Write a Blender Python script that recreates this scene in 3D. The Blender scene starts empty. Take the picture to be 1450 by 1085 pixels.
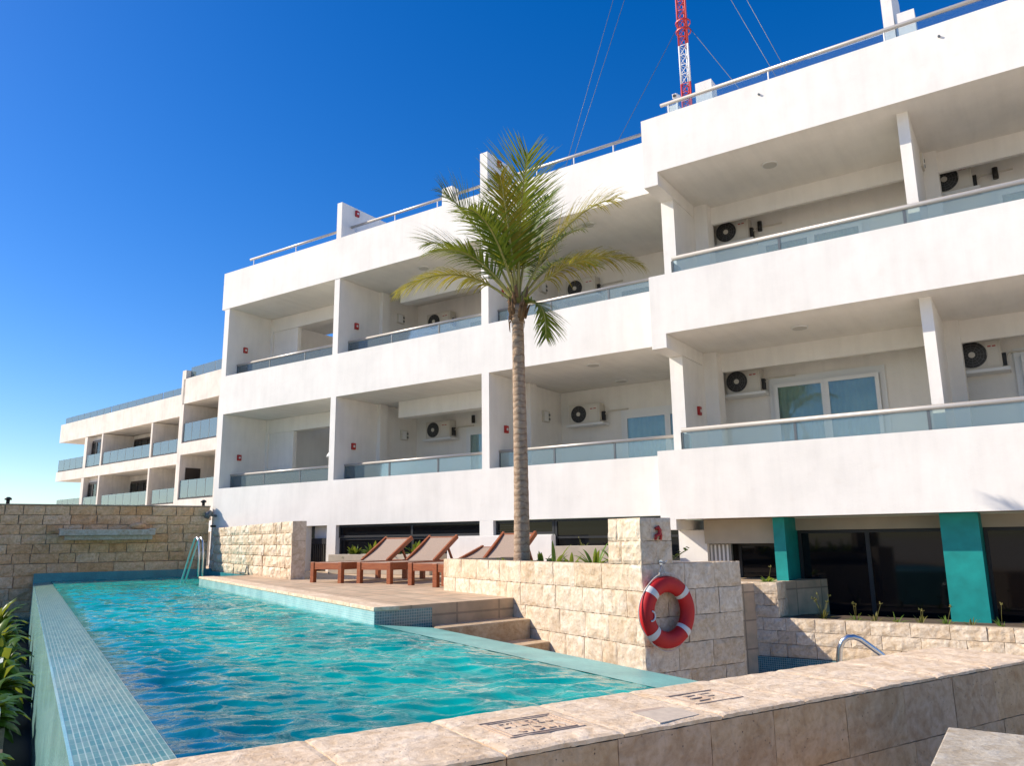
import bpy, math, random
from mathutils import Vector, Matrix, noise
random.seed(7)
S = bpy.context.scene
COL = S.collection
PI = math.pi
POOL_ROT = math.radians(-24.5)                     # the pool terrace is turned against the hotel
WING_O = Vector((-36.09, 25.53, 0.0)); WING_ROT = math.radians(-6.0)
ROTS = {'world': 0.0, 'pool': POOL_ROT, 'wing': WING_ROT}
ORIG = {'world': Vector((0, 0, 0)), 'pool': Vector((0, 0, 0)), 'wing': WING_O}

# ------------------------------------------------------------------ mesh helpers
class MB:
    def __init__(s):
        s.v = []; s.f = []; s.sm = []
    def add(s, vs, fs, smooth=False):
        b = len(s.v)
        s.v += [Vector(p) for p in vs]
        for f in fs:
            s.f.append(tuple(b + i for i in f)); s.sm.append(smooth)
        return s
    def box(s, x0, x1, y0, y1, z0, z1):
        vs = [(x0, y0, z0), (x1, y0, z0), (x1, y1, z0), (x0, y1, z0), (x0, y0, z1), (x1, y0, z1), (x1, y1, z1), (x0, y1, z1)]
        return s.add(vs, [(0, 3, 2, 1), (4, 5, 6, 7), (0, 1, 5, 4), (1, 2, 6, 5), (2, 3, 7, 6), (3, 0, 4, 7)])
    def prism(s, poly, z0, z1):
        n = len(poly)
        vs = [(p[0], p[1], z0) for p in poly] + [(p[0], p[1], z1) for p in poly]
        return s.add(vs, [tuple(range(n - 1, -1, -1)), tuple(range(n, 2 * n))] + [(i, (i + 1) % n, n + (i + 1) % n, n + i) for i in range(n)])
    def beam(s, a, b, w, h):                        # a squared bar from a to b, w across, h in its upright direction
        a = Vector(a); b = Vector(b); d = (b - a).normalized()
        up = Vector((0, 0, 1)) if abs(d.z) < .95 else Vector((0, 1, 0))
        r = d.cross(up).normalized() * (w / 2); u = r.cross(d).normalized() * (h / 2)
        vs = [a - r - u, a + r - u, a + r + u, a - r + u, b - r - u, b + r - u, b + r + u, b - r + u]
        return s.add(vs, [(0, 3, 2, 1), (4, 5, 6, 7), (0, 1, 5, 4), (1, 2, 6, 5), (2, 3, 7, 6), (3, 0, 4, 7)])
    def tube(s, pts, r, n=10, cap=True):
        pts = [Vector(p) for p in pts]; m = len(pts)
        rr = r if isinstance(r, (list, tuple)) else [r] * m
        vs = []; prev = None
        for i, p in enumerate(pts):
            d = (pts[min(i + 1, m - 1)] - pts[max(i - 1, 0)]).normalized()
            if prev is None:
                ref = Vector((0, 0, 1)) if abs(d.z) < .9 else Vector((1, 0, 0))
                x = d.cross(ref).normalized()
            else:
                x = (prev - d * prev.dot(d)).normalized()
            prev = x; y = d.cross(x)
            for k in range(n):
                a = 2 * PI * k / n
                vs.append(p + (x * math.cos(a) + y * math.sin(a)) * rr[i])
        fs = [(i * n + k, i * n + (k + 1) % n, (i + 1) * n + (k + 1) % n, (i + 1) * n + k) for i in range(m - 1) for k in range(n)]
        s.add(vs, fs, True)
        if cap:
            b = len(s.v) - len(vs)
            s.f.append(tuple(b + k for k in range(n - 1, -1, -1))); s.sm.append(False)
            s.f.append(tuple(b + (m - 1) * n + k for k in range(n))); s.sm.append(False)
        return s
    def disc(s, c, nrm, r0, r1, t, n=28):           # a ring (or disc when r0 = 0) of thickness t along nrm
        c = Vector(c); d = Vector(nrm).normalized()
        x = d.cross(Vector((0, 0, 1)) if abs(d.z) < .9 else Vector((1, 0, 0))).normalized(); y = d.cross(x)
        ring = lambda r, o: [c + d * o + (x * math.cos(2 * PI * k / n) + y * math.sin(2 * PI * k / n)) * r for k in range(n)]
        if r0 <= 0:
            vs = ring(r1, 0) + ring(r1, t)
            return s.add(vs, [tuple(range(n - 1, -1, -1)), tuple(range(n, 2 * n))] + [(i, (i + 1) % n, n + (i + 1) % n, n + i) for i in range(n)])
        vs = ring(r0, 0) + ring(r1, 0) + ring(r1, t) + ring(r0, t)
        fs = []
        for q in range(4):
            for i in range(n):
                j = (i + 1) % n; a = q * n; b = ((q + 1) % 4) * n
                fs.append((a + i, a + j, b + j, b + i))
        return s.add(vs, fs)
    def blocks(s, o, ex, nrm, L, z0, z1, course, lmin, lmax, seed, nx=4, nz=3, relief=.012, gap=.005, depth=.05, first=None):
        """courses of separate quarry-faced stone blocks laid on the plane through o"""
        R = random.Random(seed); o = Vector(o); ex = Vector(ex); nrm = Vector(nrm); ez = Vector((0, 0, 1))
        nc = max(1, round((z1 - z0) / course)); h = (z1 - z0) / nc
        for c in range(nc):
            x = 0.0
            zz0 = z0 + c * h; zz1 = zz0 + h
            while x < L - 1e-4:
                w = R.uniform(lmin, lmax)
                if x == 0: w *= R.uniform(.5, 1)
                if L - (x + w) < lmin * .45: w = L - x
                w = min(w, L - x)
                proud = R.uniform(0, relief * .7); off = Vector((R.uniform(-50, 50), R.uniform(-50, 50), 0))
                a0 = x + gap / 2; a1 = x + w - gap / 2; b0 = zz0 + gap / 2; b1 = zz1 - gap / 2
                vs = []
                for j in range(nz + 1):
                    for i in range(nx + 1):
                        u = i / nx; t = j / nz
                        px = a0 + (a1 - a0) * u; pz = b0 + (b1 - b0) * t
                        edge = (i in (0, nx)) or (j in (0, nz))
                        k = noise.noise(Vector((px * 7, pz * 7, 0)) + off) * relief + noise.noise(Vector((px * 19, pz * 19, 3)) + off) * relief * .5
                        hgt = proud + (k if not edge else -relief * .55 + k * .4)
                        if edge:
                            px += R.uniform(-1, 1) * gap * .5; pz += R.uniform(-1, 1) * gap * .5
                        vs.append(o + ex * px + ez * (pz - o.z) + nrm * hgt)
                W = nx + 1
                fs = [(j * W + i, j * W + i + 1, (j + 1) * W + i + 1, (j + 1) * W + i) for j in range(nz) for i in range(nx)]
                rim = [i for i in range(W)] + [j * W + nx for j in range(1, nz + 1)] + [nz * W + i for i in range(nx - 1, -1, -1)] + [j * W for j in range(nz - 1, 0, -1)]
                b = len(vs)
                for i in rim: vs.append(vs[i] - nrm * depth)
                m = len(rim)
                for q in range(m):
                    fs.append((rim[(q + 1) % m], rim[q], b + q, b + (q + 1) % m))
                if (ex.cross(ez)).dot(nrm) < 0: fs = [tuple(reversed(f)) for f in fs]
                s.add(vs, fs)
                x += w
        return s

def mesh_of(name, mb, mat, off=Vector((0, 0, 0)), bevel=0):
    me = bpy.data.meshes.new(name)
    me.from_pydata([tuple(v - off) for v in mb.v], [], mb.f)
    uv = me.uv_layers.new(name='UVMap').data
    for p in me.polygons:                            # box projection in metres
        p.use_smooth = mb.sm[p.index]
        n = p.normal; ax, ay, az = abs(n.x), abs(n.y), abs(n.z)
        for li in p.loop_indices:
            c = mb.v[me.loops[li].vertex_index]
            if az >= ax and az >= ay: uv[li].uv = (c.x, c.y)
            elif ax >= ay: uv[li].uv = (c.y, c.z)
            else: uv[li].uv = (c.x, c.z)
    if mat: me.materials.append(mat)
    o = bpy.data.objects.new(name, me); COL.objects.link(o)
    if bevel:
        m = o.modifiers.new('edge', 'BEVEL'); m.width = bevel; m.segments = 2; m.limit_method = 'ANGLE'
    return o

class Thing:
    def __init__(s, name, label, cat, base=(0, 0, 0), frame='world', group=None, kind=None):
        s.base = Vector(base); s.frame = frame
        s.o = bpy.data.objects.new(name, None); COL.objects.link(s.o)
        s.o.empty_display_size = .1
        place(s.o, s.base, frame)
        s.o['label'] = label; s.o['category'] = cat
        if group: s.o['group'] = group
        if kind: s.o['kind'] = kind
    def part(s, name, mb, mat, parent=None, bevel=0, label=None):
        o = mesh_of(name, mb, mat, s.base, bevel)
        o.parent = parent or s.o
        if label: o['label'] = label
        return o

def place(o, base, frame):
    o.rotation_euler = (0, 0, ROTS[frame])
    o.location = Matrix.Rotation(ROTS[frame], 3, 'Z') @ Vector(base) + ORIG[frame]

def solo(name, mb, mat, label, cat, base=(0, 0, 0), frame='world', group=None, bevel=0):
    o = mesh_of(name, mb, mat, Vector(base), bevel); place(o, base, frame)
    o['label'] = label; o['category'] = cat
    if group: o['group'] = group
    return o

def struct(name, mb, mat, frame='world', kind='structure', bevel=0):
    o = mesh_of(name, mb, mat, Vector((0, 0, 0)), bevel); place(o, (0, 0, 0), frame); o['kind'] = kind
    return o

def copy_tree(t, label, base, frame='world', rz=0):
    def rec(o, par):
        c = o.copy(); COL.objects.link(c)
        if par: c.parent = par
        for ch in [x for x in bpy.data.objects if x.parent == o]:
            rec(ch, c)
        return c
    kids = {}
    r = rec(t.o, None)
    place(r, base, frame); r.rotation_euler.z += rz
    r['label'] = label
    return r

# ------------------------------------------------------------------ materials
def newmat(name):
    m = bpy.data.materials.new(name); m.use_nodes = True
    nt = m.node_tree; b = nt.nodes['Principled BSDF']
    return m, nt, b
def N(nt, t, **kw):
    n = nt.nodes.new(t)
    for k, v in kw.items():
        if k in n.inputs: n.inputs[k].default_value = v
        else: setattr(n, k, v)
    return n
def L(nt, a, b): nt.links.new(a, b)
def rgb(c): return (c[0], c[1], c[2], 1)
def ramp(nt, fac, stops):
    r = nt.nodes.new('ShaderNodeValToRGB'); e = r.color_ramp.elements
    while len(e) < len(stops): e.new(.5)
    for i, (p, c) in enumerate(stops):
        e[i].position = p; e[i].color = rgb(c)
    L(nt, fac, r.inputs[0]); return r
def mix(nt, fac, a, b, mode='MIX'):
    m = nt.nodes.new('ShaderNodeMix'); m.data_type = 'RGBA'; m.blend_type = mode
    for i, x in ((0, fac), (6, a), (7, b)):
        if isinstance(x, (int, float)): m.inputs[i].default_value = x
        elif isinstance(x, tuple): m.inputs[i].default_value = rgb(x)
        else: L(nt, x, m.inputs[i])
    return m.outputs[2]
def uvmap(nt, scale=(1, 1, 1), coord='UV'):
    t = N(nt, 'ShaderNodeTexCoord'); mp = N(nt, 'ShaderNodeMapping'); mp.inputs['Scale'].default_value = scale
    L(nt, t.outputs[coord], mp.inputs['Vector']); return mp.outputs[0]
def bump(nt, h, b, strength=.3, dist=.01, prev=None):
    n = N(nt, 'ShaderNodeBump', Strength=strength, Distance=dist); L(nt, h, n.inputs['Height'])
    if prev: L(nt, prev, n.inputs['Normal'])
    L(nt, n.outputs[0], b.inputs['Normal']); return n.outputs[0]

def m_plain(name, c, rough=.5, metal=0, spec=.5, var=.0, scale=6):
    m, nt, b = newmat(name)
    b.inputs['Base Color'].default_value = rgb(c); b.inputs['Roughness'].default_value = rough; b.inputs['Metallic'].default_value = metal
    b.inputs['Specular IOR Level'].default_value = spec
    if var:
        v = uvmap(nt, coord='Object'); n = N(nt, 'ShaderNodeTexNoise', Scale=scale, Detail=6.0); L(nt, v, n.inputs['Vector'])
        d = tuple(x * (1 - var) for x in c); u = tuple(min(1, x * (1 + var)) for x in c)
        r = ramp(nt, n.outputs[0], [(.3, d), (.7, u)]); L(nt, r.outputs[0], b.inputs['Base Color'])
        bump(nt, n.outputs[0], b, .15, .01)
    return m

def m_stucco(name, c, streak=.06, stain=.05, warm=(.62, .5, .38)):
    m, nt, b = newmat(name)
    v = uvmap(nt); n1 = N(nt, 'ShaderNodeTexNoise', Scale=.9, Detail=8.0, Roughness=.62); L(nt, v, n1.inputs['Vector'])
    vs = uvmap(nt, (3.2, .35, 1)); n2 = N(nt, 'ShaderNodeTexNoise', Scale=1.6, Detail=7.0, Roughness=.6); L(nt, vs, n2.inputs['Vector'])
    n3 = N(nt, 'ShaderNodeTexNoise', Scale=38.0, Detail=5.0); L(nt, v, n3.inputs['Vector'])
    n4 = N(nt, 'ShaderNodeTexNoise', Scale=4.5, Detail=5.0); L(nt, v, n4.inputs['Vector'])
    d = tuple(x * (1 - streak * 2.2) for x in c)
    r1 = ramp(nt, n1.outputs[0], [(.33, d), (.62, c)])
    r2 = ramp(nt, n2.outputs[0], [(.30, (1 - streak * 1.5,) * 3), (.58, (1, 1, 1))])
    c1 = mix(nt, 1.0, r1.outputs[0], r2.outputs[0], 'MULTIPLY')
    f = ramp(nt, n4.outputs[0], [(.62, (0, 0, 0)), (.85, (stain * 3,) * 3)])
    c2 = mix(nt, f.outputs[0], c1, warm)
    L(nt, c2, b.inputs['Base Color']); b.inputs['Roughness'].default_value = .85; b.inputs['Specular IOR Level'].default_value = .25
    p = bump(nt, n3.outputs[0], b, .25, .006); bump(nt, n4.outputs[0], b, .22, .02, p)
    return m

def m_stone(name, cols, rough=.85, pits=True, vein=(.42, .30, .2), wet=0):
    """pale shell limestone, one shade per block (each block is an island)"""
    m, nt, b = newmat(name)
    g = N(nt, 'ShaderNodeNewGeometry'); v = uvmap(nt)
    stops = [(i / (len(cols) - 1), c) for i, c in enumerate(cols)]
    base = ramp(nt, g.outputs['Random Per Island'], stops)
    # shift the texture from block to block
    sh = N(nt, 'ShaderNodeVectorMath', operation='MULTIPLY_ADD'); cb = N(nt, 'ShaderNodeCombineXYZ')
    mm = N(nt, 'ShaderNodeMath', operation='MULTIPLY'); mm.inputs[1].default_value = 37.0
    L(nt, g.outputs['Random Per Island'], mm.inputs[0]); L(nt, mm.outputs[0], cb.inputs[0]); L(nt, mm.outputs[0], cb.inputs[2])
    sh.inputs[1].default_value = (1, 1, 1); L(nt, v, sh.inputs[0]); L(nt, cb.outputs[0], sh.inputs[2])
    n1 = N(nt, 'ShaderNodeTexNoise', Scale=4.0, Detail=9.0, Roughness=.65, Distortion=1.6); L(nt, sh.outputs[0], n1.inputs['Vector'])
    n2 = N(nt, 'ShaderNodeTexNoise', Scale=26.0, Detail=6.0, Roughness=.6); L(nt, sh.outputs[0], n2.inputs['Vector'])
    w = N(nt, 'ShaderNodeTexWave', Scale=2.2, Distortion=9.0, Detail=3.0); w.inputs['Detail Scale'].default_value = 1.6; L(nt, sh.outputs[0], w.inputs['Vector'])
    f1 = ramp(nt, n1.outputs[0], [(.34, (.77, .70, .61)), (.60, (1.0, 1.0, 1.0))])
    c1 = mix(nt, 1.0, base.outputs[0], f1.outputs[0], 'MULTIPLY')
    f3 = ramp(nt, n2.outputs[0], [(.34, (.84, .79, .72)), (.56, (1.0, 1.0, 1.0))])
    c1 = mix(nt, 1.0, c1, f3.outputs[0], 'MULTIPLY')
    f2 = ramp(nt, w.outputs['Fac'], [(.0, (.16, .16, .16)), (.10, (0, 0, 0))])
    c2 = mix(nt, f2.outputs[0], c1, vein)
    vo = N(nt, 'ShaderNodeTexVoronoi', Scale=34.0); L(nt, sh.outputs[0], vo.inputs['Vector'])
    pit = ramp(nt, vo.outputs['Distance'], [(.05, (1, 1, 1)), (.16, (0, 0, 0))])
    pn = N(nt, 'ShaderNodeTexNoise', Scale=7.0); L(nt, sh.outputs[0], pn.inputs['Vector'])
    pm = ramp(nt, pn.outputs[0], [(.44, (0, 0, 0)), (.60, (1, 1, 1))])
    pf = mix(nt, 1.0, pit.outputs[0], pm.outputs[0], 'MULTIPLY')
    c3 = mix(nt, pf, c2, tuple(x * .45 for x in vein)) if pits else c2
    L(nt, c3, b.inputs['Base Color']); b.inputs['Roughness'].default_value = rough; b.inputs['Specular IOR Level'].default_value = .3
    hs = mix(nt, .5, n1.outputs[0], n2.outputs[0])
    p = bump(nt, hs, b, .75, .02)
    p = bump(nt, w.outputs['Fac'], b, .12, .012, p)
    if pits:
        n = N(nt, 'ShaderNodeBump', Strength=.6, Distance=.012, invert=True); L(nt, pf, n.inputs['Height']); L(nt, p, n.inputs['Normal']); L(nt, n.outputs[0], b.inputs['Normal'])
    return m

def m_tile(name, cols, grout, size=(.025, .025), rough=.2, mortar=.08, coat=.0, varscale=3):
    m, nt, b = newmat(name)
    v = uvmap(nt)
    br = N(nt, 'ShaderNodeTexBrick'); br.offset = 0; br.squash = 1
    br.inputs['Scale'].default_value = 1; br.inputs['Brick Width'].default_value = size[0]; br.inputs['Row Height'].default_value = size[1]
    br.inputs['Mortar Size'].default_value = min(size) * mortar; br.inputs['Bias'].default_value = 0
    br.inputs['Color1'].default_value = rgb(cols[0]); br.inputs['Color2'].default_value = rgb(cols[1]); br.inputs['Mortar'].default_value = rgb(grout)
    L(nt, v, br.inputs['Vector'])
    n = N(nt, 'ShaderNodeTexNoise', Scale=varscale, Detail=5.0); L(nt, v, n.inputs['Vector'])
    f = ramp(nt, n.outputs[0], [(.3, (.72, .76, .76)), (.7, (1.12, 1.08, 1.05))])
    L(nt, mix(nt, 1.0, br.outputs[0], f.outputs[0], 'MULTIPLY'), b.inputs['Base Color'])
    b.inputs['Roughness'].default_value = rough; b.inputs['Coat Weight'].default_value = coat; b.inputs['Coat Roughness'].default_value = .06
    p = bump(nt, br.outputs['Fac'], b, -.5, .002)
    n2 = N(nt, 'ShaderNodeTexNoise', Scale=14.0, Detail=3.0); L(nt, v, n2.inputs['Vector'])
    bump(nt, n2.outputs[0], b, .12, .01, p)
    return m

def m_glass(name, tint=(.72, .84, .86), refl=.16, haze=.12, hc=(.45, .58, .6), ior=1.45):
    """thin sheet of tinted glass: clear view through, mirror at glancing angles, an even pale diffuse part"""
    m, nt, b = newmat(name); nt.nodes.remove(b)
    out = nt.nodes['Material Output']
    tr = N(nt, 'ShaderNodeBsdfTransparent'); tr.inputs[0].default_value = rgb(tint)
    gl = N(nt, 'ShaderNodeBsdfGlossy'); gl.inputs['Roughness'].default_value = .02; gl.inputs[0].default_value = (.8, .84, .86, 1)
    df = N(nt, 'ShaderNodeBsdfDiffuse'); df.inputs[0].default_value = rgb(hc)
    fr = N(nt, 'ShaderNodeFresnel', IOR=ior)
    ad = N(nt, 'ShaderNodeMath', operation='ADD'); ad.inputs[1].default_value = refl; ad.use_clamp = True; L(nt, fr.outputs[0], ad.inputs[0])
    m1 = N(nt, 'ShaderNodeMixShader'); m1.inputs[0].default_value = haze; L(nt, tr.outputs[0], m1.inputs[1]); L(nt, df.outputs[0], m1.inputs[2])
    m2 = N(nt, 'ShaderNodeMixShader'); L(nt, ad.outputs[0], m2.inputs[0]); L(nt, m1.outputs[0], m2.inputs[1]); L(nt, gl.outputs[0], m2.inputs[2])
    L(nt, m2.outputs[0], out.inputs[0])
    return m

def m_leaf(name, c, c2, trans=.35, rough=.45):
    m, nt, b = newmat(name)
    out = nt.nodes['Material Output']
    g = N(nt, 'ShaderNodeNewGeometry'); r = ramp(nt, g.outputs['Random Per Island'], [(0, c), (1, c2)])
    L(nt, r.outputs[0], b.inputs['Base Color']); b.inputs['Roughness'].default_value = rough; b.inputs['Specular IOR Level'].default_value = .18
    t = N(nt, 'ShaderNodeBsdfTranslucent'); mx = mix(nt, .5, r.outputs[0], (.55, .55, .06), 'MIX'); L(nt, mx, t.inputs[0])
    ms = N(nt, 'ShaderNodeMixShader'); ms.inputs[0].default_value = trans; L(nt, b.outputs[0], ms.inputs[1]); L(nt, t.outputs[0], ms.inputs[2])
    L(nt, ms.outputs[0], out.inputs[0]); return m

def m_wood(name, c, c2):
    m, nt, b = newmat(name)
    v = uvmap(nt, (3, 26, 26), 'Object'); n = N(nt, 'ShaderNodeTexNoise', Scale=1.6, Detail=8.0, Distortion=.8); L(nt, v, n.inputs['Vector'])
    r = ramp(nt, n.outputs[0], [(.3, c), (.7, c2)]); L(nt, r.outputs[0], b.inputs['Base Color'])
    b.inputs['Roughness'].default_value = .45; bump(nt, n.outputs[0], b, .2, .004); return m

WHITE = m_stucco('white_stucco', (.88, .845, .785), .042, .05)
WING_M = m_stucco('weathered_cream_stucco', (.78, .72, .64), .08, .09, (.55, .38, .26))
STONE = m_stone('cream_limestone', [(.74, .60, .44), (.82, .70, .54), (.70, .56, .40), (.84, .74, .60), (.78, .66, .51)])
STONE_D = m_stone('honey_limestone', [(.84, .54, .31), (.86, .61, .38), (.78, .47, .24), (.88, .64, .42), (.82, .52, .27)], vein=(.34, .22, .13))
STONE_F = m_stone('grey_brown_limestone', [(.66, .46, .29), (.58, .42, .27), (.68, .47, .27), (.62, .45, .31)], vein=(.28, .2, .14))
COPING = m_stone('coping_limestone', [(.82, .65, .47), (.86, .70, .52), (.83, .68, .51)], vein=(.44, .32, .23))
MORTAR = m_plain('mortar', (.36, .28, .20), .9, var=.2, scale=20)
TILE_LIGHT = m_tile('pale_teal_mosaic', [(.30, .55, .54), (.38, .62, .60)], (.62, .72, .68), (.025, .025), .25, .10, .3)
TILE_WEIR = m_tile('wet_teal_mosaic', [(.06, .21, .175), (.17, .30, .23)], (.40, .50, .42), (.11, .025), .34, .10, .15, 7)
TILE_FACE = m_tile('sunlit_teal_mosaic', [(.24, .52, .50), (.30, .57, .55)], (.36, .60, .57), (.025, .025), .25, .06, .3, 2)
TILE_DARK = m_tile('deep_teal_mosaic', [(.02, .13, .16), (.05, .22, .25)], (.30, .42, .42), (.03, .03), .2, .09, .3)
TILE_BLUE = m_tile('blue_green_mosaic', [(.02, .20, .24), (.03, .27, .31)], (.08, .32, .35), (.025, .025), .3, .08, .2)
PAVER = m_tile('travertine_paving', [(.52, .37, .24), (.62, .46, .31)], (.34, .25, .17), (.6, .4), .7, .03, 0, 4.5)
FLOORT = m_tile('cream_bounce_floor', [(.80, .69, .54), (.83, .73, .58)], (.62, .54, .44), (.4, .4), .5, .015, 0, 2)  # cream tone chosen to bounce warm light inside the balconies
STEP = m_stone('step_stone', [(.55, .43, .29), (.60, .47, .33)], vein=(.36, .26, .17))
GLASS = m_glass('balustrade_glass', (.86, .94, .93), .0, .19, (.60, .74, .75))
GLASS_WING = m_glass('blue_balustrade_glass', (.72, .90, .93), .08, .22, (.50, .72, .78))
PANE = m_glass('window_pane', (.82, .89, .89), .05, .02, (.3, .4, .45), 1.36)
DARKGLASS = m_plain('dark_window_glass', (.004, .006, .009), .05, 0, .28)
ALU = m_plain('white_painted_metal', (.78, .78, .76), .35, 0, .5)
RAILM = m_plain('satin_aluminium_rail', (.50, .47, .43), .38, .35)
STEEL = m_plain('brushed_stainless_steel', (.66, .66, .67), .28, 1)
GREYFRAME = m_plain('grey_aluminium', (.13, .145, .15), .45, .3)
DARKFRAME = m_plain('dark_brown_frame', (.035, .025, .02), .4)
CURT = m_plain('pale_green_curtain', (.62, .66, .56), .9, var=.12, scale=3)
DARKIN = m_plain('dark_interior', (.02, .02, .022), .9)
TURQ = m_plain('turquoise_paint', (.007, .27, .245), .55, 0, .4, .16, 5)
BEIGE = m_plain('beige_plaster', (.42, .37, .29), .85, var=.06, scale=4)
ACM = m_plain('ivory_ac_casing', (.62, .58, .50), .45, var=.05, scale=3)
ACGREY = m_plain('dark_fan_grille', (.035, .033, .032), .5)
RED = m_plain('red_enamel', (.42, .02, .015), .4)
REDRING = m_plain('lifebuoy_red', (.52, .007, .008), .6, var=.10, scale=9)
RINGWHITE = m_plain('lifebuoy_white_band', (.70, .68, .64), .6, var=.06, scale=20)
ROPE = m_plain('rope', (.68, .60, .50), .9)
WOOD = m_wood('red_brown_hardwood', (.24, .055, .014), (.37, .105, .026))
SLING = m_plain('grey_mesh_sling', (.36, .265, .20), .8, var=.12, scale=60)
LEAF = m_leaf('palm_leaf_green', (.045, .105, .010), (.13, .185, .018), .36)
LEAF_Y = m_leaf('palm_leaf_yellow', (.40, .28, .022), (.22, .20, .02), .40)
RACHIS = m_plain('palm_midrib', (.30, .27, .07), .5, var=.15, scale=10)
LILY = m_leaf('lily_leaf', (.10, .21, .035), (.24, .33, .06), .35, .35)
SHRUB = m_leaf('shrub_leaf', (.035, .09, .012), (.10, .18, .022), .35, .35)
DRY = m_leaf('weed_leaf', (.12, .14, .04), (.28, .24, .08), .3)
SOIL = m_plain('soil', (.10, .07, .045), .95, var=.3, scale=15)
GROUND = m_plain('pale_bounce_ground', (.74, .63, .47), .95, var=.06, scale=.6)  # pale tone invented so the mostly unseen ground bounces warm light
BLACKM = m_plain('black_fitting', (.015, .015, .015), .5)
PLATE = m_plain('worn_grey_plaster', (.58, .48, .37), .7, var=.10, scale=30)
MARK = m_plain('engraved_line', (.48, .36, .27), .9)
ORANGE_R = m_plain('mast_red', (.55, .05, .04), .5)
MAST_W = m_plain('mast_white', (.75, .75, .75), .5)

def m_trunk():
    m, nt, b = newmat('palm_trunk_bark')
    v = uvmap(nt, coord='Object'); w = N(nt, 'ShaderNodeTexWave', Scale=3.6, Distortion=4.5, Detail=4.0); w.bands_direction = 'Z'; w.inputs['Detail Scale'].default_value = 2.5; L(nt, v, w.inputs['Vector'])
    n = N(nt, 'ShaderNodeTexNoise', Scale=16.0, Detail=8.0, Roughness=.7); L(nt, v, n.inputs['Vector'])
    r = ramp(nt, n.outputs[0], [(.3, (.27, .175, .11)), (.7, (.50, .365, .25))])
    f = ramp(nt, w.outputs['Fac'], [(.0, (.68, .62, .56)), (.2, (1, 1, 1))])
    L(nt, mix(nt, 1.0, r.outputs[0], f.outputs[0], 'MULTIPLY'), b.inputs['Base Color']); b.inputs['Roughness'].default_value = .9
    p = bump(nt, w.outputs['Fac'], b, .4, .015); bump(nt, n.outputs[0], b, .7, .015, p); return m
TRUNK = m_trunk()

def m_water():
    m, nt, b = newmat('pool_water')
    v = uvmap(nt, (1, 1, 1), 'Object')
    n = N(nt, 'ShaderNodeTexNoise', Scale=1.1, Detail=4.0, Distortion=.8); L(nt, v, n.inputs['Vector'])
    r = ramp(nt, n.outputs[0], [(.3, (.0, .22, .215)), (.7, (.004, .42, .37))])
    # sky reflection painted in: colour darkens to blue towards the near outer corner
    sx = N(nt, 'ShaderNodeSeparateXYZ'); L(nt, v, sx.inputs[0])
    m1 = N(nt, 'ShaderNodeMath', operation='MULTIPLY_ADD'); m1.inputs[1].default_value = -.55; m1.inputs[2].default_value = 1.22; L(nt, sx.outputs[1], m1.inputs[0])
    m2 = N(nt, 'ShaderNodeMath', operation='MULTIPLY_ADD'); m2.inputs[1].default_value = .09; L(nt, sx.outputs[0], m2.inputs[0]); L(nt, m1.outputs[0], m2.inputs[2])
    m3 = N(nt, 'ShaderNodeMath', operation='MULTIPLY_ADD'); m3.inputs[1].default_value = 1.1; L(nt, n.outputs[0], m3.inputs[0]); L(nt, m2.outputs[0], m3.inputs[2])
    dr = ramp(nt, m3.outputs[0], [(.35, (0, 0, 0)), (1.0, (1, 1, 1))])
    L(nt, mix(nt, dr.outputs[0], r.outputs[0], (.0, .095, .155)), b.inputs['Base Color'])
    b.inputs['Specular IOR Level'].default_value = .34
    b.inputs['Roughness'].default_value = .04; b.inputs['IOR'].default_value = 1.33
    n2 = N(nt, 'ShaderNodeTexNoise', Scale=9.0, Detail=4.0, Distortion=1.2); L(nt, v, n2.inputs['Vector'])
    bump(nt, n2.outputs[0], b, .25, .02)
    return m
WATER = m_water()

# ------------------------------------------------------------------ world, sun, camera
SUN_AZ = math.radians(62.0)        # to the left of straight out from the facade
SUN_EL = math.radians(34.0)
w = bpy.data.worlds.new('World'); S.world = w; w.use_nodes = True
nt = w.node_tree; bg = nt.nodes['Background']
sky = nt.nodes.new('ShaderNodeTexSky'); sky.sky_type = 'NISHITA'; sky.sun_disc = False
sky.sun_elevation = SUN_EL; sky.sun_rotation = PI + SUN_AZ
sky.air_density = 1.0; sky.dust_density = .4; sky.ozone_density = 4.0; sky.altitude = 0
sat = nt.nodes.new('ShaderNodeHueSaturation'); sat.inputs['Hue'].default_value = .512; sat.inputs['Saturation'].default_value = 1.38; sat.inputs['Value'].default_value = .88
nt.links.new(sky.outputs[0], sat.inputs['Color']); nt.links.new(sat.outputs[0], bg.inputs[0]); bg.inputs[1].default_value = .11
sl = bpy.data.lights.new('sun', 'SUN'); sl.energy = 3.6; sl.angle = math.radians(.5); sl.color = (1.0, .89, .745)
so = bpy.data.objects.new('sun', sl); COL.objects.link(so)
to_sun = Vector((-math.sin(SUN_AZ) * math.cos(SUN_EL), -math.cos(SUN_AZ) * math.cos(SUN_EL), math.sin(SUN_EL)))
so.rotation_euler = to_sun.to_track_quat('Z', 'Y').to_euler(); so.location = to_sun * 60

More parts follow.
